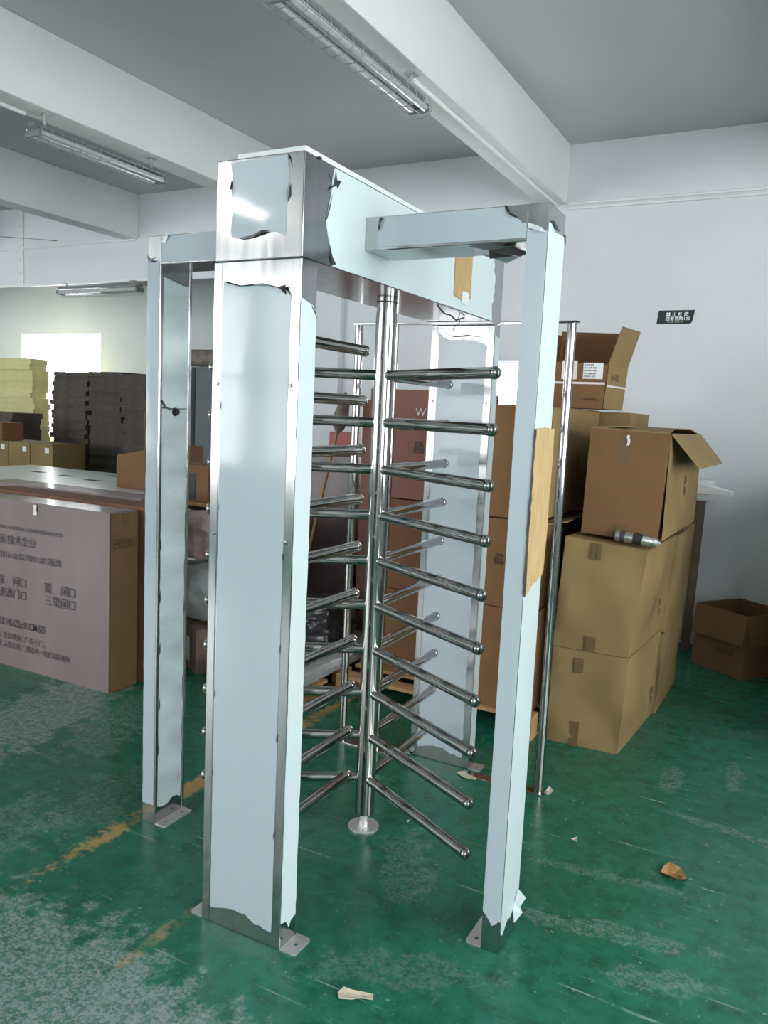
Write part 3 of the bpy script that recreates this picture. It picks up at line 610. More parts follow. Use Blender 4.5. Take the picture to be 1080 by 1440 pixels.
prof = [(0, ra), (RA-0.034-0.030, ra), (RA-0.034-0.029, ra+0.0012), (RA-0.034-0.010, ra+0.0012), (RA-0.034-0.004, ra-0.003), (RA-0.034, ra-0.009)]
arm_me = MB().lathe((0, 0, 0), (1, 0, 0), prof, 18).add([], []).mesh('rotor_arm')
weld_me = MB().lathe((0, 0, 0), (1, 0, 0), [(0, ra+0.004), (0.006, ra+0.003), (0.011, ra)], 18).mesh('weld_collar')
def bar(name, me, loc, az, parent, m='chrome'):
    o = link(name, me, m, parent, smooth=True) if not me.materials else bpy.data.objects.new(name, me)
    if o.name not in COL.objects: COL.objects.link(o)
    if o.parent is None:
        o.parent = parent; o.matrix_parent_inverse = parent_world(parent).inverted()
    if not o.modifiers:
        md = o.modifiers.new('edge', 'EDGE_SPLIT'); md.split_angle = R(40)
    o.location = loc; o.rotation_euler = (0, 0, az); return o
for az in (-28.8, -148.8, 91.2):
    u = Vector((math.cos(R(az)), math.sin(R(az)), 0))
    for k in range(10):
        bar('rotor_arm', arm_me, Vector((AX, AY, 0.203+0.1722*k))+u*0.034, R(az), RC)
# --- fixed comb bars on the near post
cl = 0.640-0.082
comb_me = MB().lathe((0, 0, 0), (1, 0, 0), [(0, ra), (cl-0.030, ra), (cl-0.029, ra+0.0012), (cl-0.010, ra+0.0012), (cl-0.004, ra-0.003), (cl, ra-0.009)], 18).mesh('comb_bar')
for k in range(10): bar('comb_bar', comb_me, Vector((AX, 0.082, 0.271+0.1731*k)), R(90), PA)
# --- guard frame of round rods beside the far post
GF = MB().box(-0.672, 0.376, 1.42, 1.46, 2.016, ZH-0.001).obj('guard_rail', 'steel', T, bevel=0.001)
for x in (-0.650, -0.462, 0.162, 0.350):
    MB().tube((x, 1.44, 0.006), (x, 1.44, 2.0155), 0.0185, 20).obj('guard_rod', 'chrome', GF, smooth=True)
MB().box(0.0, 0.376, 1.415, 1.465, 0, 0.0055).obj('floor_strip', 'steel', GF, bevel=0.001)
MB().box(-0.672, X0, 1.415, 1.465, 0, 0.0055).obj('floor_strip', 'steel', GF, bevel=0.001)
curl('film_curl', [(0.30, 2.017), (0.385, 2.020), (0.39, 2.014), (0.31, 2.012)], (0, 1.42, 0), X_, Z_, -Y_, GF, 0.006)

# ================================================================== CARTONS, RIGHT
def carton(name, label, b, z0, t, z1, m, group=None, loc=None, cat='carton', **kw):
    c = Vector((sum(p[0] for p in b)/4, sum(p[1] for p in b)/4, z0 if not isinstance(z0, (list, tuple)) else min(z0)))
    o = thing(name, label, cat, c, group)
    carton_body('carton_body', b, z0, t, z1, m, o, **kw)
    return o
def rect(x0, x1, y0, y1): return [(x0, y0), (x1, y0), (x1, y1), (x0, y1)]
GR = 'cartons stacked right of the turnstile'
c1 = carton('carton', 'bottom tan carton at the front of the right-hand stack, crumpled, standing on the floor', [(0.205, 2.045), (0.556, 2.060), (0.598, 2.74), (0.24, 2.73)], 0, [(0.198, 2.05), (0.575, 2.055), (0.612, 2.74), (0.235, 2.73)], 0.492, 'tan', GR, bulge=0.006, crump=0.032, seed=1, n=12)
patch('tape', (0.318, 2.045, 0.0), (1, 0.03, 0), (0, 0, 1), 0.045, 0.125, 'tape', c1, lift=0.003)
patch('tape', (0.318, 2.042, 0.38), (1, 0.03, 0), (0, 0, 1), 0.045, 0.075, 'tape', c1, lift=0.004)
text('昌品', 'print_mark', (0.603, 2.55, 0.22), (0, 0, -1), (0.05, 1, 0), 0.04, 'inkb', c1, lift=0.014)
c2 = carton('carton', 'bottom tan carton at the back of the right-hand stack, behind the crumpled one', [(0.32, 2.765), (0.616, 2.765), (0.622, 3.40), (0.32, 3.40)], 0, [(0.32, 2.77), (0.625, 2.775), (0.635, 3.40), (0.32, 3.40)], 0.46, 'tan', GR, bulge=0.002, crump=0.02, seed=2, n=12)
c3 = carton('carton', 'middle tan carton carrying the spray can, front of the right-hand stack', [(0.200, 2.048), (0.572, 2.052), (0.61, 2.74), (0.24, 2.74)], 0.495, [(0.226, 2.045), (0.620, 2.055), (0.645, 2.75), (0.25, 2.75)], [1.055, 1.025, 1.03, 1.05], 'tan', GR, bulge=0.006, crump=0.028, seed=3, n=12)
patch('tape', (0.36, 2.046, 0.50), (1, 0.01, 0), (0, 0, 1), 0.052, 0.07, 'tape', c3, lift=0.004)
for k, (dx, hh) in enumerate(((0, .105), (.03, .10))):
    patch('tape', (0.355+dx, 2.043, 0.955), (1, 0.02, 0), (0, 0, 1), 0.022, hh-0.02, 'tape', c3, lift=0.004)
text('昌品', 'print_mark', (0.628, 2.40, 0.74), (0, 0, -1), (0.05, 1, 0), 0.04, 'inkb', c3, lift=0.012)
c4 = carton('carton', 'middle tan carton at the back of the right-hand stack', [(0.32, 2.775), (0.632, 2.775), (0.640, 3.42), (0.32, 3.42)], [0.470, 0.470, 0.465, 0.465], [(0.32, 2.78), (0.652, 2.785), (0.655, 3.45), (0.32, 3.42)], 1.02, 'tan', GR, bulge=0.002, crump=0.022, seed=4, n=12)
c5 = carton('open_carton', 'brown carton with a raised side flap, topmost of the right-hand stack', [(0.275, 2.145), (0.640, 2.165), (0.652, 3.22), (0.30, 3.22)], [1.068, 1.052, 1.052, 1.062], [(0.285, 2.14), (0.662, 2.16), (0.668, 3.24), (0.31, 3.24)], [1.592, 1.580, 1.575, 1.575], 'brown', GR, bulge=0.004, crump=0.005, seed=5, open_top=True)
sheet('lit_side', [(0.004, 1.066), (1.055, 1.064), (1.07, 1.565), (0.006, 1.572)], (0.652, 2.165, 0), Vector((0.012, 1, 0)).normalized(), Z_, X_, 'tan', c5, thick=0.003, off=0.008)  # tan sheet paints the stronger light on the carton's right side
flap('flap', (0.664, 2.17, 1.583), (0.668, 3.22, 1.578), (0.135, 0.02, -0.16), 'tan', c5, 0.03)
flap('flap', (0.29, 2.142, 1.590), (0.655, 2.162, 1.580), (0.0, 0.26, 0.018), 'tan', c5, 0.02)
flap('flap', (0.30, 3.235, 1.577), (0.66, 3.235, 1.577), (0.0, -0.26, 0.03), 'tan', c5, 0.02)
flap('flap', (0.288, 2.16, 1.592), (0.308, 3.20, 1.578), (0.16, 0.0, 0.018), 'tan', c5, 0.02)
patch('tape', (0.463, 2.148, 1.515), (1, 0.05, 0), (0, 0, 1), 0.012, 0.05, 'label', c5, lift=0.005, rag=0.004)  # white strip painted as the glare on clear tape
patch('tape', (0.430, 2.149, 1.42), (1, 0.05, 0), (0, 0, 1), 0.05, 0.11, 'tape', c5, lift=0.002, rag=0.004)
patch('tape', (0.44, 2.153, 1.07), (1, 0.05, 0), (0, 0, 1), 0.055, 0.06, 'tape', c5, lift=0.004)
text('昌品', 'print_mark', (0.667, 2.68, 1.37), (0, 0, -1), (0.0, 1, 0), 0.05, 'inkb', c5, lift=0.008)
# spray can lying on the middle carton
sp = thing('spray_can', 'small silver spray can lying on the middle carton of the right-hand stack', 'spray can', (0.55, 2.09, 1.037))
ca, cbp = Vector((0.452, 2.100, 1.079)), Vector((0.655, 2.112, 1.063))
MB().lathe(ca, cbp, [(0, 0.021), (0.004, 0.0275), (0.168, 0.0275), (0.178, 0.022), (0.183, 0.022)], 20).obj('can_body', 'can', sp, smooth=True)
MB().lathe(ca+(cbp-ca)*0.86, cbp+(cbp-ca)*0.06, [(0, 0.019), (0.026, 0.017), (0.028, 0.008), (0.040, 0.007)], 14).obj('nozzle', 'zinc', sp, smooth=True)
MB().lathe(ca+(cbp-ca)*0.12, cbp, [(0, 0.0278), (0.024, 0.0278)], 20).obj('printed_band', 'ink', sp, smooth=True)
MB().lathe(ca+(cbp-ca)*0.42, cbp, [(0, 0.0278), (0.045, 0.0278)], 20).obj('printed_band', 'rubber', sp, smooth=True)
# pallet with the column of brown cartons behind the far post
def pallet(name, label, x0, x1, y0, y1, h=0.125):
    p = thing(name, label, 'pallet', ((x0+x1)/2, (y0+y1)/2, 0)); n = 5
    for k in range(n):
        a = y0+(y1-y0-0.1)*k/(n-1); MB().box(x0, x1, a, a+0.1, h-0.02, h).obj('top_board', 'wood', p, bevel=0.002)
    for k in range(3):
        a = x0+(x1-x0-0.08)*k/2
        MB().box(a, a+0.08, y0, y1, 0, 0.018).obj('bottom_board', 'wood', p, bevel=0.002)
        for b in (y0, (y0+y1)/2-0.05, y1-0.1): MB().box(a, a+0.08, b, b+0.1, 0.018, h-0.02).obj('block', 'wood', p, bevel=0.002)
    return p
pallet('pallet', 'pale wooden pallet under the brown cartons behind the far post', -1.02, 0.145, 1.97, 2.95)
GM = 'cartons on the pallet behind the far post'
d1 = carton('carton', 'lowest brown carton on the pallet, seen between the far and right posts', rect(-0.44, 0.115, 2.0, 2.85), 0.127, rect(-0.44, 0.118, 2.0, 2.86), 0.655, 'brown', GM, bulge=0.004, crump=0.004, seed=6)
d2 = carton('carton', 'second brown carton up on the pallet, seen between the far and right posts', rect(-0.44, 0.105, 2.0, 2.83), 0.66, rect(-0.445, 0.11, 2.0, 2.83), 1.112, 'brown', GM, bulge=0.004, crump=0.004, seed=7)
text('昌', 'print_mark', (-0.125, 2.0, 0.885), X_, Z_, 0.05, 'inkb', d2, lift=0.008)
flap('flap', (0.11, 2.06, 1.10), (0.112, 2.7, 1.10), (0.10, 0, 0.02), 'tan', d2, 0.03)
d3 = carton('carton', 'leaning brown carton, its lit side coloured tan, under the open box with the white labels', rect(-0.43, 0.09, 2.02, 2.78), 1.118, [(-0.42, 2.04), (0.105, 2.04), (0.122, 2.98), (-0.42, 2.98)], 1.688, 'brown', GM, bulge=0.003, crump=0.004, seed=8)
sheet('lit_side', [(0.02, 1.13), (0.74, 1.13), (0.93, 1.68), (0.03, 1.68)], (0.094, 2.03, 0), Vector((0.018, 1, 0)).normalized(), Z_, Vector((1, -0.018, 0)), 'tan', d3, thick=0.003, off=0.018)  # brighter light on this side is put into a lighter tan sheet
text('昌品', 'print_mark', (0.118, 2.52, 1.44), (0, 0, -1), (0.0, 1, 0), 0.035, 'inkb', d3, lift=0.012)
e1 = carton('open_carton', 'open brown carton with white labels and one flap raised, highest of all the boxes', [(-0.20, 2.75), (0.188, 2.75), (0.232, 3.05), (-0.17, 3.05)], 1.696, [(-0.20, 2.75), (0.204, 2.75), (0.248, 3.05), (-0.17, 3.05)], [1.962, 1.944, 1.944, 1.962], 'brown', GR, bulge=0.002, crump=0.002, seed=9, open_top=True)
sheet('lit_side', [(0.0, 0.003), (0.300, 0.003), (0.300, 0.246), (0.0, 0.246)], (0.190, 2.75, 1.696), Vector((0.044, 0.30, 0)).normalized(), Vector((0.065, 0, 1)).normalized(), Vector((1, -0.147, -0.065)).normalized(), 'tan', e1, thick=0.002, off=0.003)  # lighter colour paints in the light from the right
flap('flap', (0.204, 2.755, 1.944), (0.248, 3.045, 1.944), (0.058, 0.0, 0.21), 'tan', e1, 0.004)
flap('flap', (-0.17, 3.05, 1.960), (0.248, 3.05, 1.944), (0.0, 0.02, 0.20), 'inside', e1, 0.006)
flap('flap', (-0.20, 2.76, 1.960), (-0.17, 3.04, 1.960), (0.02, 0.0, 0.17), 'inside', e1, 0.006)
patch('label', (0.068, 2.75, 1.862), X_, Z_, 0.112, 0.090, 'label', e1, lift=0.004)
patch('label', (-0.055, 2.75, 1.858), X_, Z_, 0.088, 0.105, 'labelp', e1, lift=0.004)
for k in range(5):
    text(['出货单 标签', '型号 规格 数量', '日期 编号 检验', '合格 重量 箱号', '收货地址 电话'][k], 'label_print', (0.073, 2.745, 1.936-0.016*k), X_, Z_, 0.0085, 'ink', e1, lift=0.0012)
patch('tape', (-0.20, 2.75, 1.832), X_, Z_, 0.395, 0.012, 'labelp', e1, lift=0.004)
patch('tape', (0.198, 2.75, 1.820), (0.044, 0.30, 0), Z_, 0.30, 0.010, 'labelp', e1, lift=0.010)
text('品质 保证', 'print_mark', (0.08, 2.75, 1.742), X_, Z_, 0.015, 'inkb', e1, lift=0.005)
text('昌旺', 'print_mark', (0.205, 2.80, 1.86), (0.044, 0.30, 0), Z_, 0.05, 'inkb', e1, lift=0.010)
e2 = carton('carton', 'tall tan carton in the back row, its corner showing below the open box', [(-0.14, 3.06), (0.285, 3.06), (0.29, 3.6), (-0.14, 3.6)], 0, [(-0.14, 3.06), (0.288, 3.06), (0.295, 3.6), (-0.14, 3.6)], 1.685, 'tan', bulge=0.003, crump=0.006, seed=10)
# dusty red cartons left of the far post on the same pallet
d4 = carton('carton', 'dusty red upper carton with fragile marks, between the rotor and the far post', rect(-1.035, -0.47, 2.26, 2.86), 1.135, rect(-1.03, -0.47, 2.26, 2.86), 1.755, 'plum', GM, bulge=0.003, crump=0.004, seed=11)
text('昌品', 'print_mark', (-0.742, 2.26, 1.405), X_, Z_, 0.058, 'ink', d4, lift=0.006, bold=0.001)
text('W', 'print_mark', (-0.735, 2.26, 1.61), X_, Z_, 0.05, 'labelp', d4, lift=0.006)
d5 = carton('carton', 'dull brown lower carton below the dusty red one', rect(-1.00, -0.47, 2.28, 2.88), 0.60, rect(-1.00, -0.47, 2.28, 2.88), 1.125, 'brown2', GM, bulge=0.003, crump=0.006, seed=12)
d6 = carton('carton', 'dull brown lowest carton left of the far post, on the pallet', rect(-1.00, -0.47, 2.28, 2.88), 0.127, rect(-1.00, -0.47, 2.28, 2.88), 0.595, 'brown', GM, bulge=0.003, crump=0.006, seed=13)
# open carton on the floor at far right
p0, p1, p3 = Vector((0.995, 3.734)), Vector((0.653, 3.982)), Vector((1.245, 4.078)); p2 = p1+(p3-p0)
fb = [(p1.x, p1.y), (p0.x, p0.y), (p3.x, p3.y), (p2.x, p2.y)]
f1 = carton('open_carton', 'open brown carton on the floor by the back wall with its flaps folded down outside', fb, 0, fb, 0.42, 'brown', None, bulge=0.002, crump=0.003, seed=14, open_top=True)
dn = [Vector(((p0+p1)/2-(p0+p2)/2)).normalized(), Vector(((p0+p3)/2-(p0+p2)/2)).normalized(), Vector(((p3+p2)/2-(p0+p2)/2)).normalized(), Vector(((p1+p2)/2-(p0+p2)/2)).normalized()]
for (a, b, n_) in ((p1, p0, dn[0]), (p0, p3, dn[1]), (p3, p2, dn[2]), (p2, p1, dn[3])):
    flap('flap', (a.x, a.y, 0.424), (b.x, b.y, 0.424), (n_.x*0.028, n_.y*0.028, -0.2), 'brown', f1, 0.006)
text('小心轻放', 'print_mark', (p0.x*0.45+p1.x*0.55, p0.y*0.45+p1.y*0.55, 0.14), ((p0-p1).x, (p0-p1).y, 0), Z_, 0.03, 'inkb', f1, lift=0.006)
# boards and foam against the back wall
MB_ = MB().hexa([(0.545, 4.20), (0.605, 4.20), (0.605, 4.225), (0.545, 4.225)], 0, [(0.545, 4.40), (0.605, 4.40), (0.605, 4.425), (0.545, 4.425)], 1.12)
tag(MB_.obj('plank', 'woodg', bevel=0.002), 'narrow brown board leaning on the back wall behind the carton stack', 'board')
tag(MB().hexa([(0.44, 4.16), (0.535, 4.16), (0.535, 4.18), (0.44, 4.18)], 0, [(0.44, 4.40), (0.535, 4.40), (0.535, 4.42), (0.44, 4.42)], 1.10).obj('plank', 'woodg', bevel=0.002), 'wider brown board leaning on the back wall, half hidden by the carton stack', 'board')
fo = MB().box(0.36, 0.68, 3.95, 4.40, 1.125, 1.19).box(0.40, 0.66, 3.98, 4.38, 1.19, 1.245)
tag(fo.obj('foam_block', 'foam', bevel=0.012), 'white foam packing block resting on the boards behind the carton stack', 'foam')
tag(MB().hexa([(0.60, 3.87), (0.82, 3.80), (0.83, 3.84), (0.62, 3.945)], 1.18, [(0.60, 3.87), (0.82, 3.80), (0.83, 3.84), (0.62, 3.945)], [1.25, 1.215, 1.215, 1.25]).obj('foam_wedge', 'foam', bevel=0.006), 'white foam wedge pointing right from behind the carton stack', 'foam')

# ================================================================== LEFT SIDE
def big_carton(label, x1, y0, dz, m):
    o = thing('long_carton', label, 'carton', (x1-0.71, y0+0.11, 0), 'long flat cartons at the left')
    carton_body('carton_body', rect(x1-1.42, x1, y0, y0+0.205), 0, rect(x1-1.42, x1-0.003, y0+0.004, y0+0.208), 1.012+dz, m, o, bulge=0.002, crump=0.002, seed=y0*7)
    return o
b1 = big_carton('long printed carton in front at the far left, with the handling symbols on its end', -2.058, 1.256, 0.0, 'pink')
FX, FY = -2.058, 1.252
def row(s, x_end, z, h, **kw):
    return text(s, 'printed_text', (x_end, FY+0.0005, z), X_, Z_, h, 'ink', b1, align='RIGHT', lift=0.0015, **kw)
row('专业生产通道闸机及出入口管理系统，以质量求发展以信誉求生存', -2.414, 0.838, 0.020)
row('国家高新技术企业', -2.639, 0.752, 0.050)
row('GB/T19001-2016 idt ISO9001:2015标准', -2.428, 0.664, 0.044, xscale=0.84)
row('闸□', -2.722, 0.504, 0.052); row('摆', -2.917, 0.504, 0.052)
row('速通门□', -2.722, 0.428, 0.052)
row('闸□', -2.312, 0.504, 0.052); row('翼', -2.507, 0.504, 0.052)
row('三辊闸□', -2.312, 0.432, 0.052)
row('规格:S3.142x22x101CM-S21', -2.560, 0.252, 0.052, bold=0.0006, xscale=0.66)
row('品牌, 全高转闸, 广告小门,', -2.568, 0.172, 0.034)
row('高清, 人脸识别, 门禁系统一站式采购基地', -2.362, 0.118, 0.034, xscale=0.86)
patch('clear_tape', (-2.66, 1.254, 0.945), X_, Z_, 0.03, 0.055, 'labelp', b1, lift=0.002, rag=0.006)
sheet('end_panel', [(0.004, 0.004), (0.198, 0.004), (0.203, 1.004), (0.008, 1.004)], (-2.058, 1.256, 0), Y_, Z_, X_, 'endbrown', b1, thick=0.002, off=0.008)
patch('tape', (-2.047, 1.345, 0.93), Y_, Z_, 0.05, 0.075, 'tape', b1, lift=0.001)
# handling symbols on the end
for k in range(3):
    y0 = 1.275+0.060*k; s = 0.050; z0 = 0.812
    fr = MB(); xx = FX+0.0105
    for (a, b, c, d) in ((0, s, 0, 0.003), (0, s, s-0.003, s), (0, 0.003, 0, s), (s-0.003, s, 0, s)): fr.box(xx, xx+0.001, y0+a, y0+b, z0+c, z0+d)
    if k == 0:   # umbrella
        pts = [(y0+s/2+0.014*math.cos(R(a)), z0+0.022+0.012*math.sin(R(a))) for a in range(0, 181, 20)]
        fr.add([(xx, p, q) for p, q in pts]+[(xx+0.001, p, q) for p, q in pts], [tuple(range(10)), tuple(range(19, 9, -1))]); fr.box(xx, xx+0.001, y0+s/2-0.001, y0+s/2+0.001, z0+0.008, z0+0.024)
    elif k == 1:  # glass
        fr.add([(xx+0.001, y0+0.011, z0+0.036), (xx+0.001, y0+0.032, z0+0.036), (xx+0.001, y0+0.024, z0+0.020), (xx+0.001, y0+0.019, z0+0.020)], [(0, 1, 2, 3)]); fr.box(xx, xx+0.001, y0+0.020, y0+0.023, z0+0.009, z0+0.022); fr.box(xx, xx+0.001, y0+0.014, y0+0.029, z0+0.007, z0+0.010)
    else:        # two arrows up
        for a in (0.012, 0.027):
            fr.box(xx, xx+0.001, y0+a, y0+a+0.003, z0+0.012, z0+0.034); fr.add([(xx+0.001, y0+a-0.004, z0+0.029), (xx+0.001, y0+a+0.007, z0+0.029), (xx+0.001, y0+a+0.0015, z0+0.038)], [(0, 1, 2)])
        fr.box(xx, xx+0.001, y0+0.007, y0+0.036, z0+0.008, z0+0.011)
    fr.obj('handling_symbol', 'inkb', b1)
b2 = big_carton('long carton standing close behind the printed one at the far left', -2.018, 1.492, 0.012, 'brown2')
b3 = big_carton('third long carton in the row at the far left, hidden but for its wrapped top', -2.30, 1.73, 0.02, 'pink')
# white sheet metal housings behind
wt = thing('metal_housing', 'white sheet-metal housing lying flat behind the long cartons', 'metal housing', (-4.9, 3.1, 0))
MB().box(-5.95, -3.2, 2.50, 3.85, 0.80, 0.91).obj('top_panel', 'white', wt, bevel=0.006)
MB().box(-5.9, -3.25, 2.55, 3.8, 0.0, 0.80).obj('housing_body', 'white', wt, bevel=0.006)
for (x, y) in ((-5.2, 2.75), (-4.85, 3.25), (-4.6, 3.6), (-5.3, 3.3), (-4.4, 3.15)):
    MB().box(x, x+0.16, y, y+0.07, 0.9105, 0.912).obj('slot', 'darkhole', wt)
wt2 = thing('metal_housing', 'second white sheet-metal housing with square cutouts, nearer the long cartons', 'metal housing', (-3.9, 2.4, 0))
MB().hexa(rect(-4.6, -3.05, 2.0, 2.33), 0.0, rect(-4.6, -3.05, 2.0, 2.33), [0.93, 0.93, 0.90, 0.90]).obj('housing_body', 'white', wt2, bevel=0.006)
for k in range(6):
    MB().hexa(rect(-4.45+0.24*k, -4.33+0.24*k, 2.06, 2.28), 0.91, rect(-4.45+0.24*k, -4.33+0.24*k, 2.06, 2.28), [0.931, 0.931, 0.909, 0.909]).obj('cutout', 'darkhole', wt2)
k1 = carton('carton', 'plain brown carton on the white housing, left of the left post', rect(-3.775, -3.26, 2.94, 3.40), 0.913, rect(-3.775, -3.26, 2.94, 3.40), [1.175, 1.275, 1.275, 1.175], 'brown', bulge=0.003, crump=0.004, seed=15)
# boards stacked in the next hall
def board_stack(label, x0, x1, y0, y1, ztop, m, n, group, jit):
    o = thing('board_stack', label, 'board stack', ((x0+x1)/2, (y0+y1)/2, 0), group); h = ztop/n
    me = None
    for k in range(n):
        dx, dy = random.uniform(-jit, jit), random.uniform(-jit, jit)
        b = MB().box(x0, x1, y0, y1, 0.0004, h).obj('board_bundle', m, o) if me is None else bpy.data.objects.new('board_bundle', me)
        if me is None: me = b.data
        else:
            COL.objects.link(b); b.parent = o; b.matrix_parent_inverse = parent_world(o).inverted()
        b.location = (dx, dy, k*h)
    return o
GS = 'stacks of board in the next hall'
board_stack('left dark stack of corrugated board in the next hall, beside the bright gap', -8.42, -7.72, 6.15, 7.1, 1.99, 'darkcard', 30, GS, 0.035)
board_stack('right dark stack of corrugated board in the next hall, next to the left post', -7.63, -7.00, 6.10, 7.0, 2.0, 'darkcard', 30, GS, 0.035)
board_stack('third dark stack of corrugated board, mostly behind the left post', -6.91, -6.35, 6.0, 6.9, 1.97, 'darkcard', 30, GS, 0.035)
board_stack('pale yellow stack of board at the far left in the next hall', -10.6, -9.22, 6.45, 6.75, 2.19, 'yellow', 26, GS, 0.03)
board_stack('short dark stack of board at the very left edge, before the yellow one', -9.8, -8.72, 5.7, 6.2, 1.38, 'darkcard', 18, GS, 0.02)
GC = 'row of small cartons before the board stacks'
ords = ['leftmost', 'second', 'third', 'fourth', 'rightmost']
for k in range(5):
    x = -9.10+0.415*k
    for lvl in (0, 1):
        lb = ('%s carton in the %s row before the board stacks' % (ords[k], 'upper' if lvl else 'lower'))
        q = carton('small_carton', lb, rect(x, x+0.405, 5.0, 5.5), 0.522*lvl, rect(x, x+0.405, 5.0, 5.5), 0.522*lvl+0.518, 'tan', GC, bulge=0.002, n=3)
        if lvl: patch('label', (x+0.27, 5.0, 0.93), X_, Z_, 0.075, 0.065, 'label', q, lift=0.004)
q = carton('small_carton', 'small brown carton lying on top of the carton row in the next hall', [(-8.45, 5.1), (-8.0, 5.02), (-7.95, 5.3), (-8.4, 5.38)], 1.043, [(-8.45, 5.1), (-8.0, 5.02), (-7.95, 5.3), (-8.4, 5.38)], 1.27, 'brown', None, n=3)
q = carton('small_carton', 'flat yellow-brown carton lying on top of the carton row at the far left', rect(-8.95, -8.55, 5.1, 5.4), 1.043, rect(-8.95, -8.55, 5.1, 5.4), 1.13, 'kraft', None, n=3)
# things seen in the gap between the left and near posts
tag(MB().lathe((-5.75, 5.6, 2.165), (-4.45, 5.72, 2.165), [(0, 0.04), (0.005, 0.10), (1.295, 0.10), (1.3, 0.04)], 20).obj('fabric_roll', 'rag', smooth=True), 'grey-brown roll lying on the dark cabinet, in the gap left of the near post', 'roll')
cbn = thing('metal_cabinet', 'tall dark grey cabinet seen in the gap left of the near post', 'cabinet', (-4.62, 5.85, 0))
MB().box(-5.2, -4.05, 5.5, 6.2, 0, 2.055).obj('cabinet_body', 'greymetal', cbn, bevel=0.006)
for (a, b) in ((-5.185, -4.63), (-4.62, -4.065)):
    d = MB().box(a, b, 5.482, 5.5, 0.06, 2.03).obj('cabinet_door', 'greymetal', cbn, bevel=0.004)
    MB().box(b-0.07 if a < -4.8 else a+0.04, b-0.04 if a < -4.8 else a+0.07, 5.46, 5.482, 1.0, 1.15).obj('handle', 'zinc', d, bevel=0.004)
lm = thing('locker', 'pale grey locker beside the dark cabinet in the gap left of the near post', 'locker', (-5.42, 5.8, 0))
MB().box(-5.62, -5.225, 5.45, 6.1, 0, 2.05).obj('locker_body', 'greypaint', lm, bevel=0.006)
MB().box(-5.60, -5.245, 5.435, 5.45, 0.05, 2.0).obj('locker_door', 'greypaint', lm, bevel=0.004)
def lump(name, label, cat, c, s, m, amp=0.25, seed=0, n=5, flat=True, squar=0.6):
    """soft wrapped bundle: a rounded box with wrinkles, resting flat"""
    bm = bmesh.new(); bmesh.ops.create_icosphere(bm, subdivisions=n, radius=1.0)
    sd = Vector((seed*2.3, seed*1.1, seed*3.7))
    for v in bm.verts:
        p = v.co.copy(); mx = max(abs(p.x), abs(p.y), abs(p.z)); q = p.lerp(p/mx, squar)
        d = 1+noise.noise(p*2.2+sd)*amp*0.5+abs(noise.noise(p*6+sd))*amp*0.35
        q = Vector((q.x*s[0]*d, q.y*s[1]*d, q.z*s[2]*(1+(d-1)*0.6)))
        if q.z < -s[2]: q.z = -s[2]
        v.co = q+Vector((c[0], c[1], c[2]+s[2]))
    for f in bm.faces: f.smooth = True
    me = bpy.data.meshes.new(name); bm.to_mesh(me); bm.free()
    return tag(link(name, me, m), label, cat)
g1 = carton('carton', 'low brown carton with white printed shapes on the floor left of the near post', [(-2.28, 1.70+0.30), (-1.90, 1.74+0.05), (-1.74, 2.02), (-2.12, 2.25)], 0, [(-2.28, 2.00), (-1.90, 1.79), (-1.74, 2.02), (-2.12, 2.25)], 0.27, 'woodg', None, bulge=0.002, crump=0.003, seed=16)
n_ = Vector((0.18, 0.26, 0)).normalized()
sheet('white_print', [(0.09, 0.11), (0.12, 0.16), (0.11, 0.20), (0.15, 0.24), (0.2, 0.22), (0.19, 0.12), (0.16, 0.05), (0.12, 0.06)], (-1.90, 1.79, 0), Vector((0.16, 0.23, 0)).normalized(), Z_, Vector((0.23, -0.16, 0)).normalized(), 'label', g1, off=0.003)
sheet('white_print', [(0.12, 0.05), (0.18, 0.12), (0.24, 0.10), (0.26, 0.20), (0.33, 0.20), (0.33, 0.05)], (-2.28, 2.0, 0), Vector((0.38, -0.21, 0)).normalized(), Z_, Vector((-0.21, -0.38, 0)).normalized(), 'label', g1, off=0.003)
lump('wrapped_bundle', 'grey plastic-wrapped bundle lying on the carton with white shapes', 'bundle', (-2.03, 2.05, 0.275), (0.20, 0.17, 0.185), 'wrapg', 0.15, 1)
lump('wrapped_bundle', 'pink bubble-wrapped bundle on top of the grey one, left of the near post', 'bundle', (-2.06, 2.07, 0.655), (0.19, 0.16, 0.15), 'wrapp', 0.2, 2)
tag(MB().box(-2.9, -2.28, 2.34, 2.75, 0.93, 0.955).obj('board_shelf', 'wood', bevel=0.003), 'thin tan board carrying the open carton left of the near post', 'board')
for (x, y) in ((-2.88, 2.36), (-2.32, 2.36), (-2.88, 2.70), (-2.32, 2.70)): pass
sb = thing('trestle', 'dark trestle under the thin tan board left of the near post', 'trestle', (-2.6, 2.55, 0))
for (x, y) in ((-2.86, 2.38), (-2.34, 2.38), (-2.86, 2.69), (-2.34, 2.69)): MB().box(x, x+0.03, y, y+0.03, 0, 0.90).obj('leg', 'rubber', sb)
MB().box(-2.88, -2.30, 2.36, 2.73, 0.90, 0.929).obj('frame_top', 'rubber', sb)
g2 = carton('open_carton', 'open-ended brown carton on the thin board left of the near post', rect(-2.86, -2.33, 2.38, 2.72), 0.958, rect(-2.86, -2.33, 2.38, 2.72), [1.19, 1.21, 1.21, 1.19], 'brown', None, bulge=0.002, crump=0.003, seed=17)
sheet('open_end', [(0.13, 0.97), (0.42, 0.97), (0.42, 1.15), (0.12, 1.13)], (-2.86, 2.38, 0), X_, Z_, -Y_, 'darkhole', g2, off=0.004)
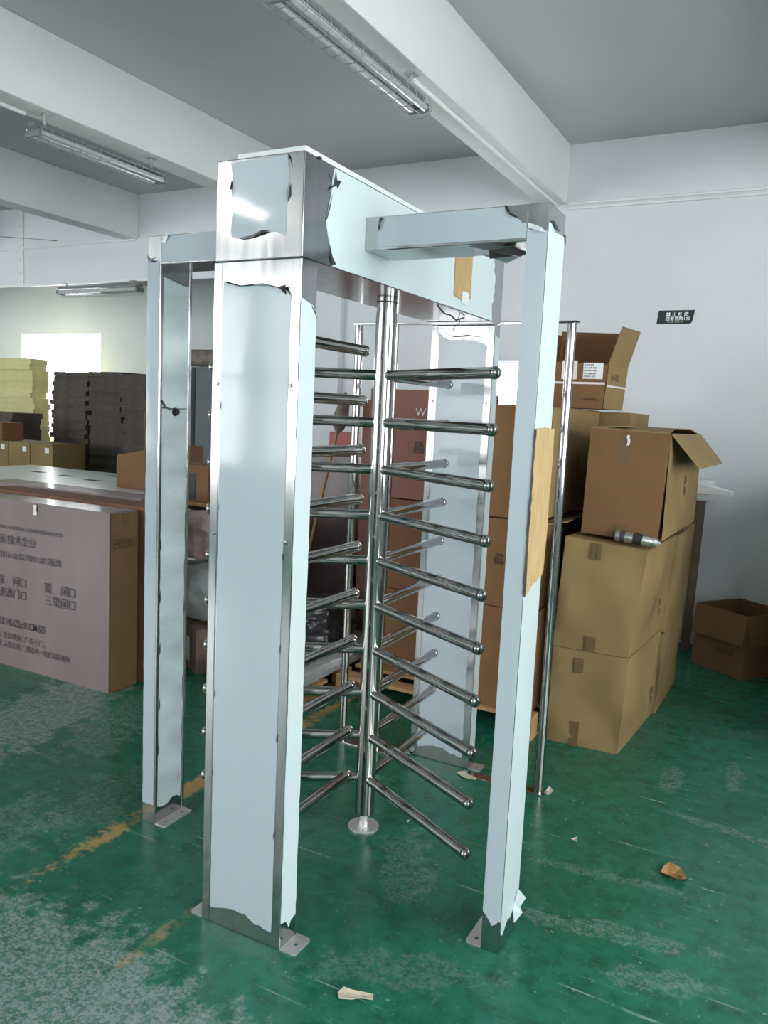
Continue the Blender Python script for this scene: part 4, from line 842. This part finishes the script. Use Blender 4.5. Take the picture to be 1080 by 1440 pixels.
# right of the near post: pallet with wrapped sheets, black bundle, maroon-wrapped machine, leaning stick
pallet('pallet', 'pale wooden pallet edge seen behind the comb bars, under the grey wrapped sheet', -1.50, -1.045, 1.55, 2.75, 0.10)
lump('wrapped_sheet', 'grey plastic-wrapped sheet lying on the pallet behind the comb bars', 'bundle', (-1.34, 2.15, 0.101), (0.27, 0.58, 0.035), 'wrapg', 0.08, 5, squar=0.9)
lump('black_bundle', 'black plastic bundle lying on the grey wrapped sheet', 'bundle', (-1.42, 2.42, 0.185), (0.20, 0.22, 0.12), 'wrapb', 0.35, 6)
ms = carton('wrapped_machine', 'tall crate under a dark maroon sheet behind the comb bars', rect(-2.25, -1.55, 2.93, 3.5), 0.0, [(-2.23, 2.96), (-1.56, 2.96), (-1.56, 3.46), (-2.21, 3.46)], 1.30, 'maroon', None, cat='crate', bulge=0.02, crump=0.05, seed=18, n=10)
g3 = carton('carton', 'narrow pinkish carton standing between the maroon crate and the dusty red cartons', rect(-1.42, -1.13, 2.86, 3.4), 0, rect(-1.42, -1.13, 2.86, 3.4), 1.70, 'plum', None, bulge=0.004, crump=0.008, seed=19)
sheet('lit_side', [(0.01, 0.02), (0.53, 0.02), (0.53, 1.69), (0.01, 1.69)], (-1.13, 2.86, 0), Y_, Z_, X_, 'tan', g3, thick=0.002, off=0.012)
tag(MB().box(-1.78, -1.60, 3.02, 3.17, 1.302, 1.47).obj('packet', 'red', bevel=0.004), 'small dark red packet on top of the maroon crate', 'packet')
stk = thing('leaning_stick', 'thin stick with a rag tied at its top leaning behind the comb bars', 'stick', (-1.7, 2.73, 0))
MB().tube((-1.88, 2.72, 0.0), (-1.487, 2.74, 1.72), 0.011, 10).obj('shaft', 'wood', stk, smooth=True)
bm = MB().lathe((-1.545, 2.74, 1.47), (-1.472, 2.74, 1.78), [(0, 0.012), (0.04, 0.035), (0.12, 0.05), (0.2, 0.038), (0.28, 0.008)], 14)
bm.v = [(x+0.018*noise.noise(Vector((x, y, z))*25), y+0.018*noise.noise(Vector((y, z, x))*25), z) for x, y, z in bm.v]
bm.obj('rag', 'rag', stk, smooth=True)

# ================================================================== SCRAPS ON THE FLOOR
def scrap(name, label, cat, pts, m, h=0.02, seed=0):
    """a torn, bent scrap with thickness: outline pts (x, y), height follows noise"""
    bm = bmesh.new(); vs = []
    c = Vector((sum(p[0] for p in pts)/len(pts), sum(p[1] for p in pts)/len(pts), 0)); ring = []
    for k, (x, y) in enumerate(pts): ring.append(bm.verts.new((x, y, 0.001+h*(0.15+0.85*abs(noise.noise(Vector((k*1.3+seed, seed, 0))))))))
    mid = [bm.verts.new((c.x+(x-c.x)*0.5, c.y+(y-c.y)*0.5, 0.001+h*0.35*abs(noise.noise(Vector((k*2.1, seed, 4)))))) for k, (x, y) in enumerate(pts)]
    cv = bm.verts.new((c.x, c.y, 0.001)); n = len(pts)
    for k in range(n):
        bm.faces.new((ring[k], ring[(k+1) % n], mid[(k+1) % n], mid[k])); bm.faces.new((mid[k], mid[(k+1) % n], cv))
    me = bpy.data.meshes.new(name); bm.to_mesh(me); bm.free(); o = link(name, me, m)
    md = o.modifiers.new('solid', 'SOLIDIFY'); md.thickness = 0.0025; md.offset = 1
    return tag(o, label, cat)
scrap('cardboard_scrap', 'bent tan cardboard scrap on the green floor at the right', 'scrap', [(0.925, 1.07), (0.96, 1.045), (1.005, 1.035), (1.015, 1.08), (0.985, 1.135), (0.945, 1.145), (0.93, 1.11)], 'scrapc', 0.045, 3)
scrap('paper_scrap', 'crumpled beige paper scrap on the floor at the bottom of the photo', 'scrap', [(0.245, -0.065), (0.262, -0.085), (0.29, -0.075), (0.315, -0.05), (0.345, -0.04), (0.335, -0.022), (0.30, -0.03), (0.275, -0.035), (0.25, -0.04)], 'paper', 0.03, 5)
scrap('paper_scrap', 'beige scrap on the floor beside the foot of the far post', 'scrap', [(-0.03, 1.42), (0.02, 1.385), (0.075, 1.39), (0.07, 1.415), (0.03, 1.425), (0.0, 1.445)], 'paper', 0.02, 6)
scrap('tape_scrap', 'crumpled tape scrap at the foot of the right guard rod', 'scrap', [(0.375, 1.44), (0.39, 1.425), (0.41, 1.44), (0.408, 1.475), (0.385, 1.49)], 'paper', 0.05, 7)
scrap('paper_scrap', 'tiny pale triangle of paper on the floor right of the right post', 'scrap', [(0.58, 1.13), (0.605, 1.12), (0.60, 1.15)], 'paper', 0.012, 8)
scrap('paper_scrap', 'tiny white fleck on the floor beside the rotor base', 'scrap', [(-0.025, 0.90), (-0.012, 0.895), (-0.015, 0.91)], 'label', 0.008, 9)

# unseen low cabinet, added to shade the lower back wall
shade_cabinet = thing('metal_cabinet', 'unseen low grey cabinet added beyond the right edge to shade the back wall', 'cabinet', (2.2, 3.5, 0))
MB().box(1.55, 2.9, 2.5, 4.35, 0.0, 1.40).obj('cabinet_body', 'greymetal', shade_cabinet, bevel=0.006)
for k in range(2):
    dd = MB().box(1.57+0.67*k, 2.22+0.66*k, 2.482, 2.5, 0.06, 1.37).obj('cabinet_door', 'greymetal', shade_cabinet, bevel=0.004)
    MB().box(2.13+0.14*k, 2.16+0.14*k, 2.46, 2.482, 0.95, 1.1).obj('handle', 'zinc', dd, bevel=0.004)
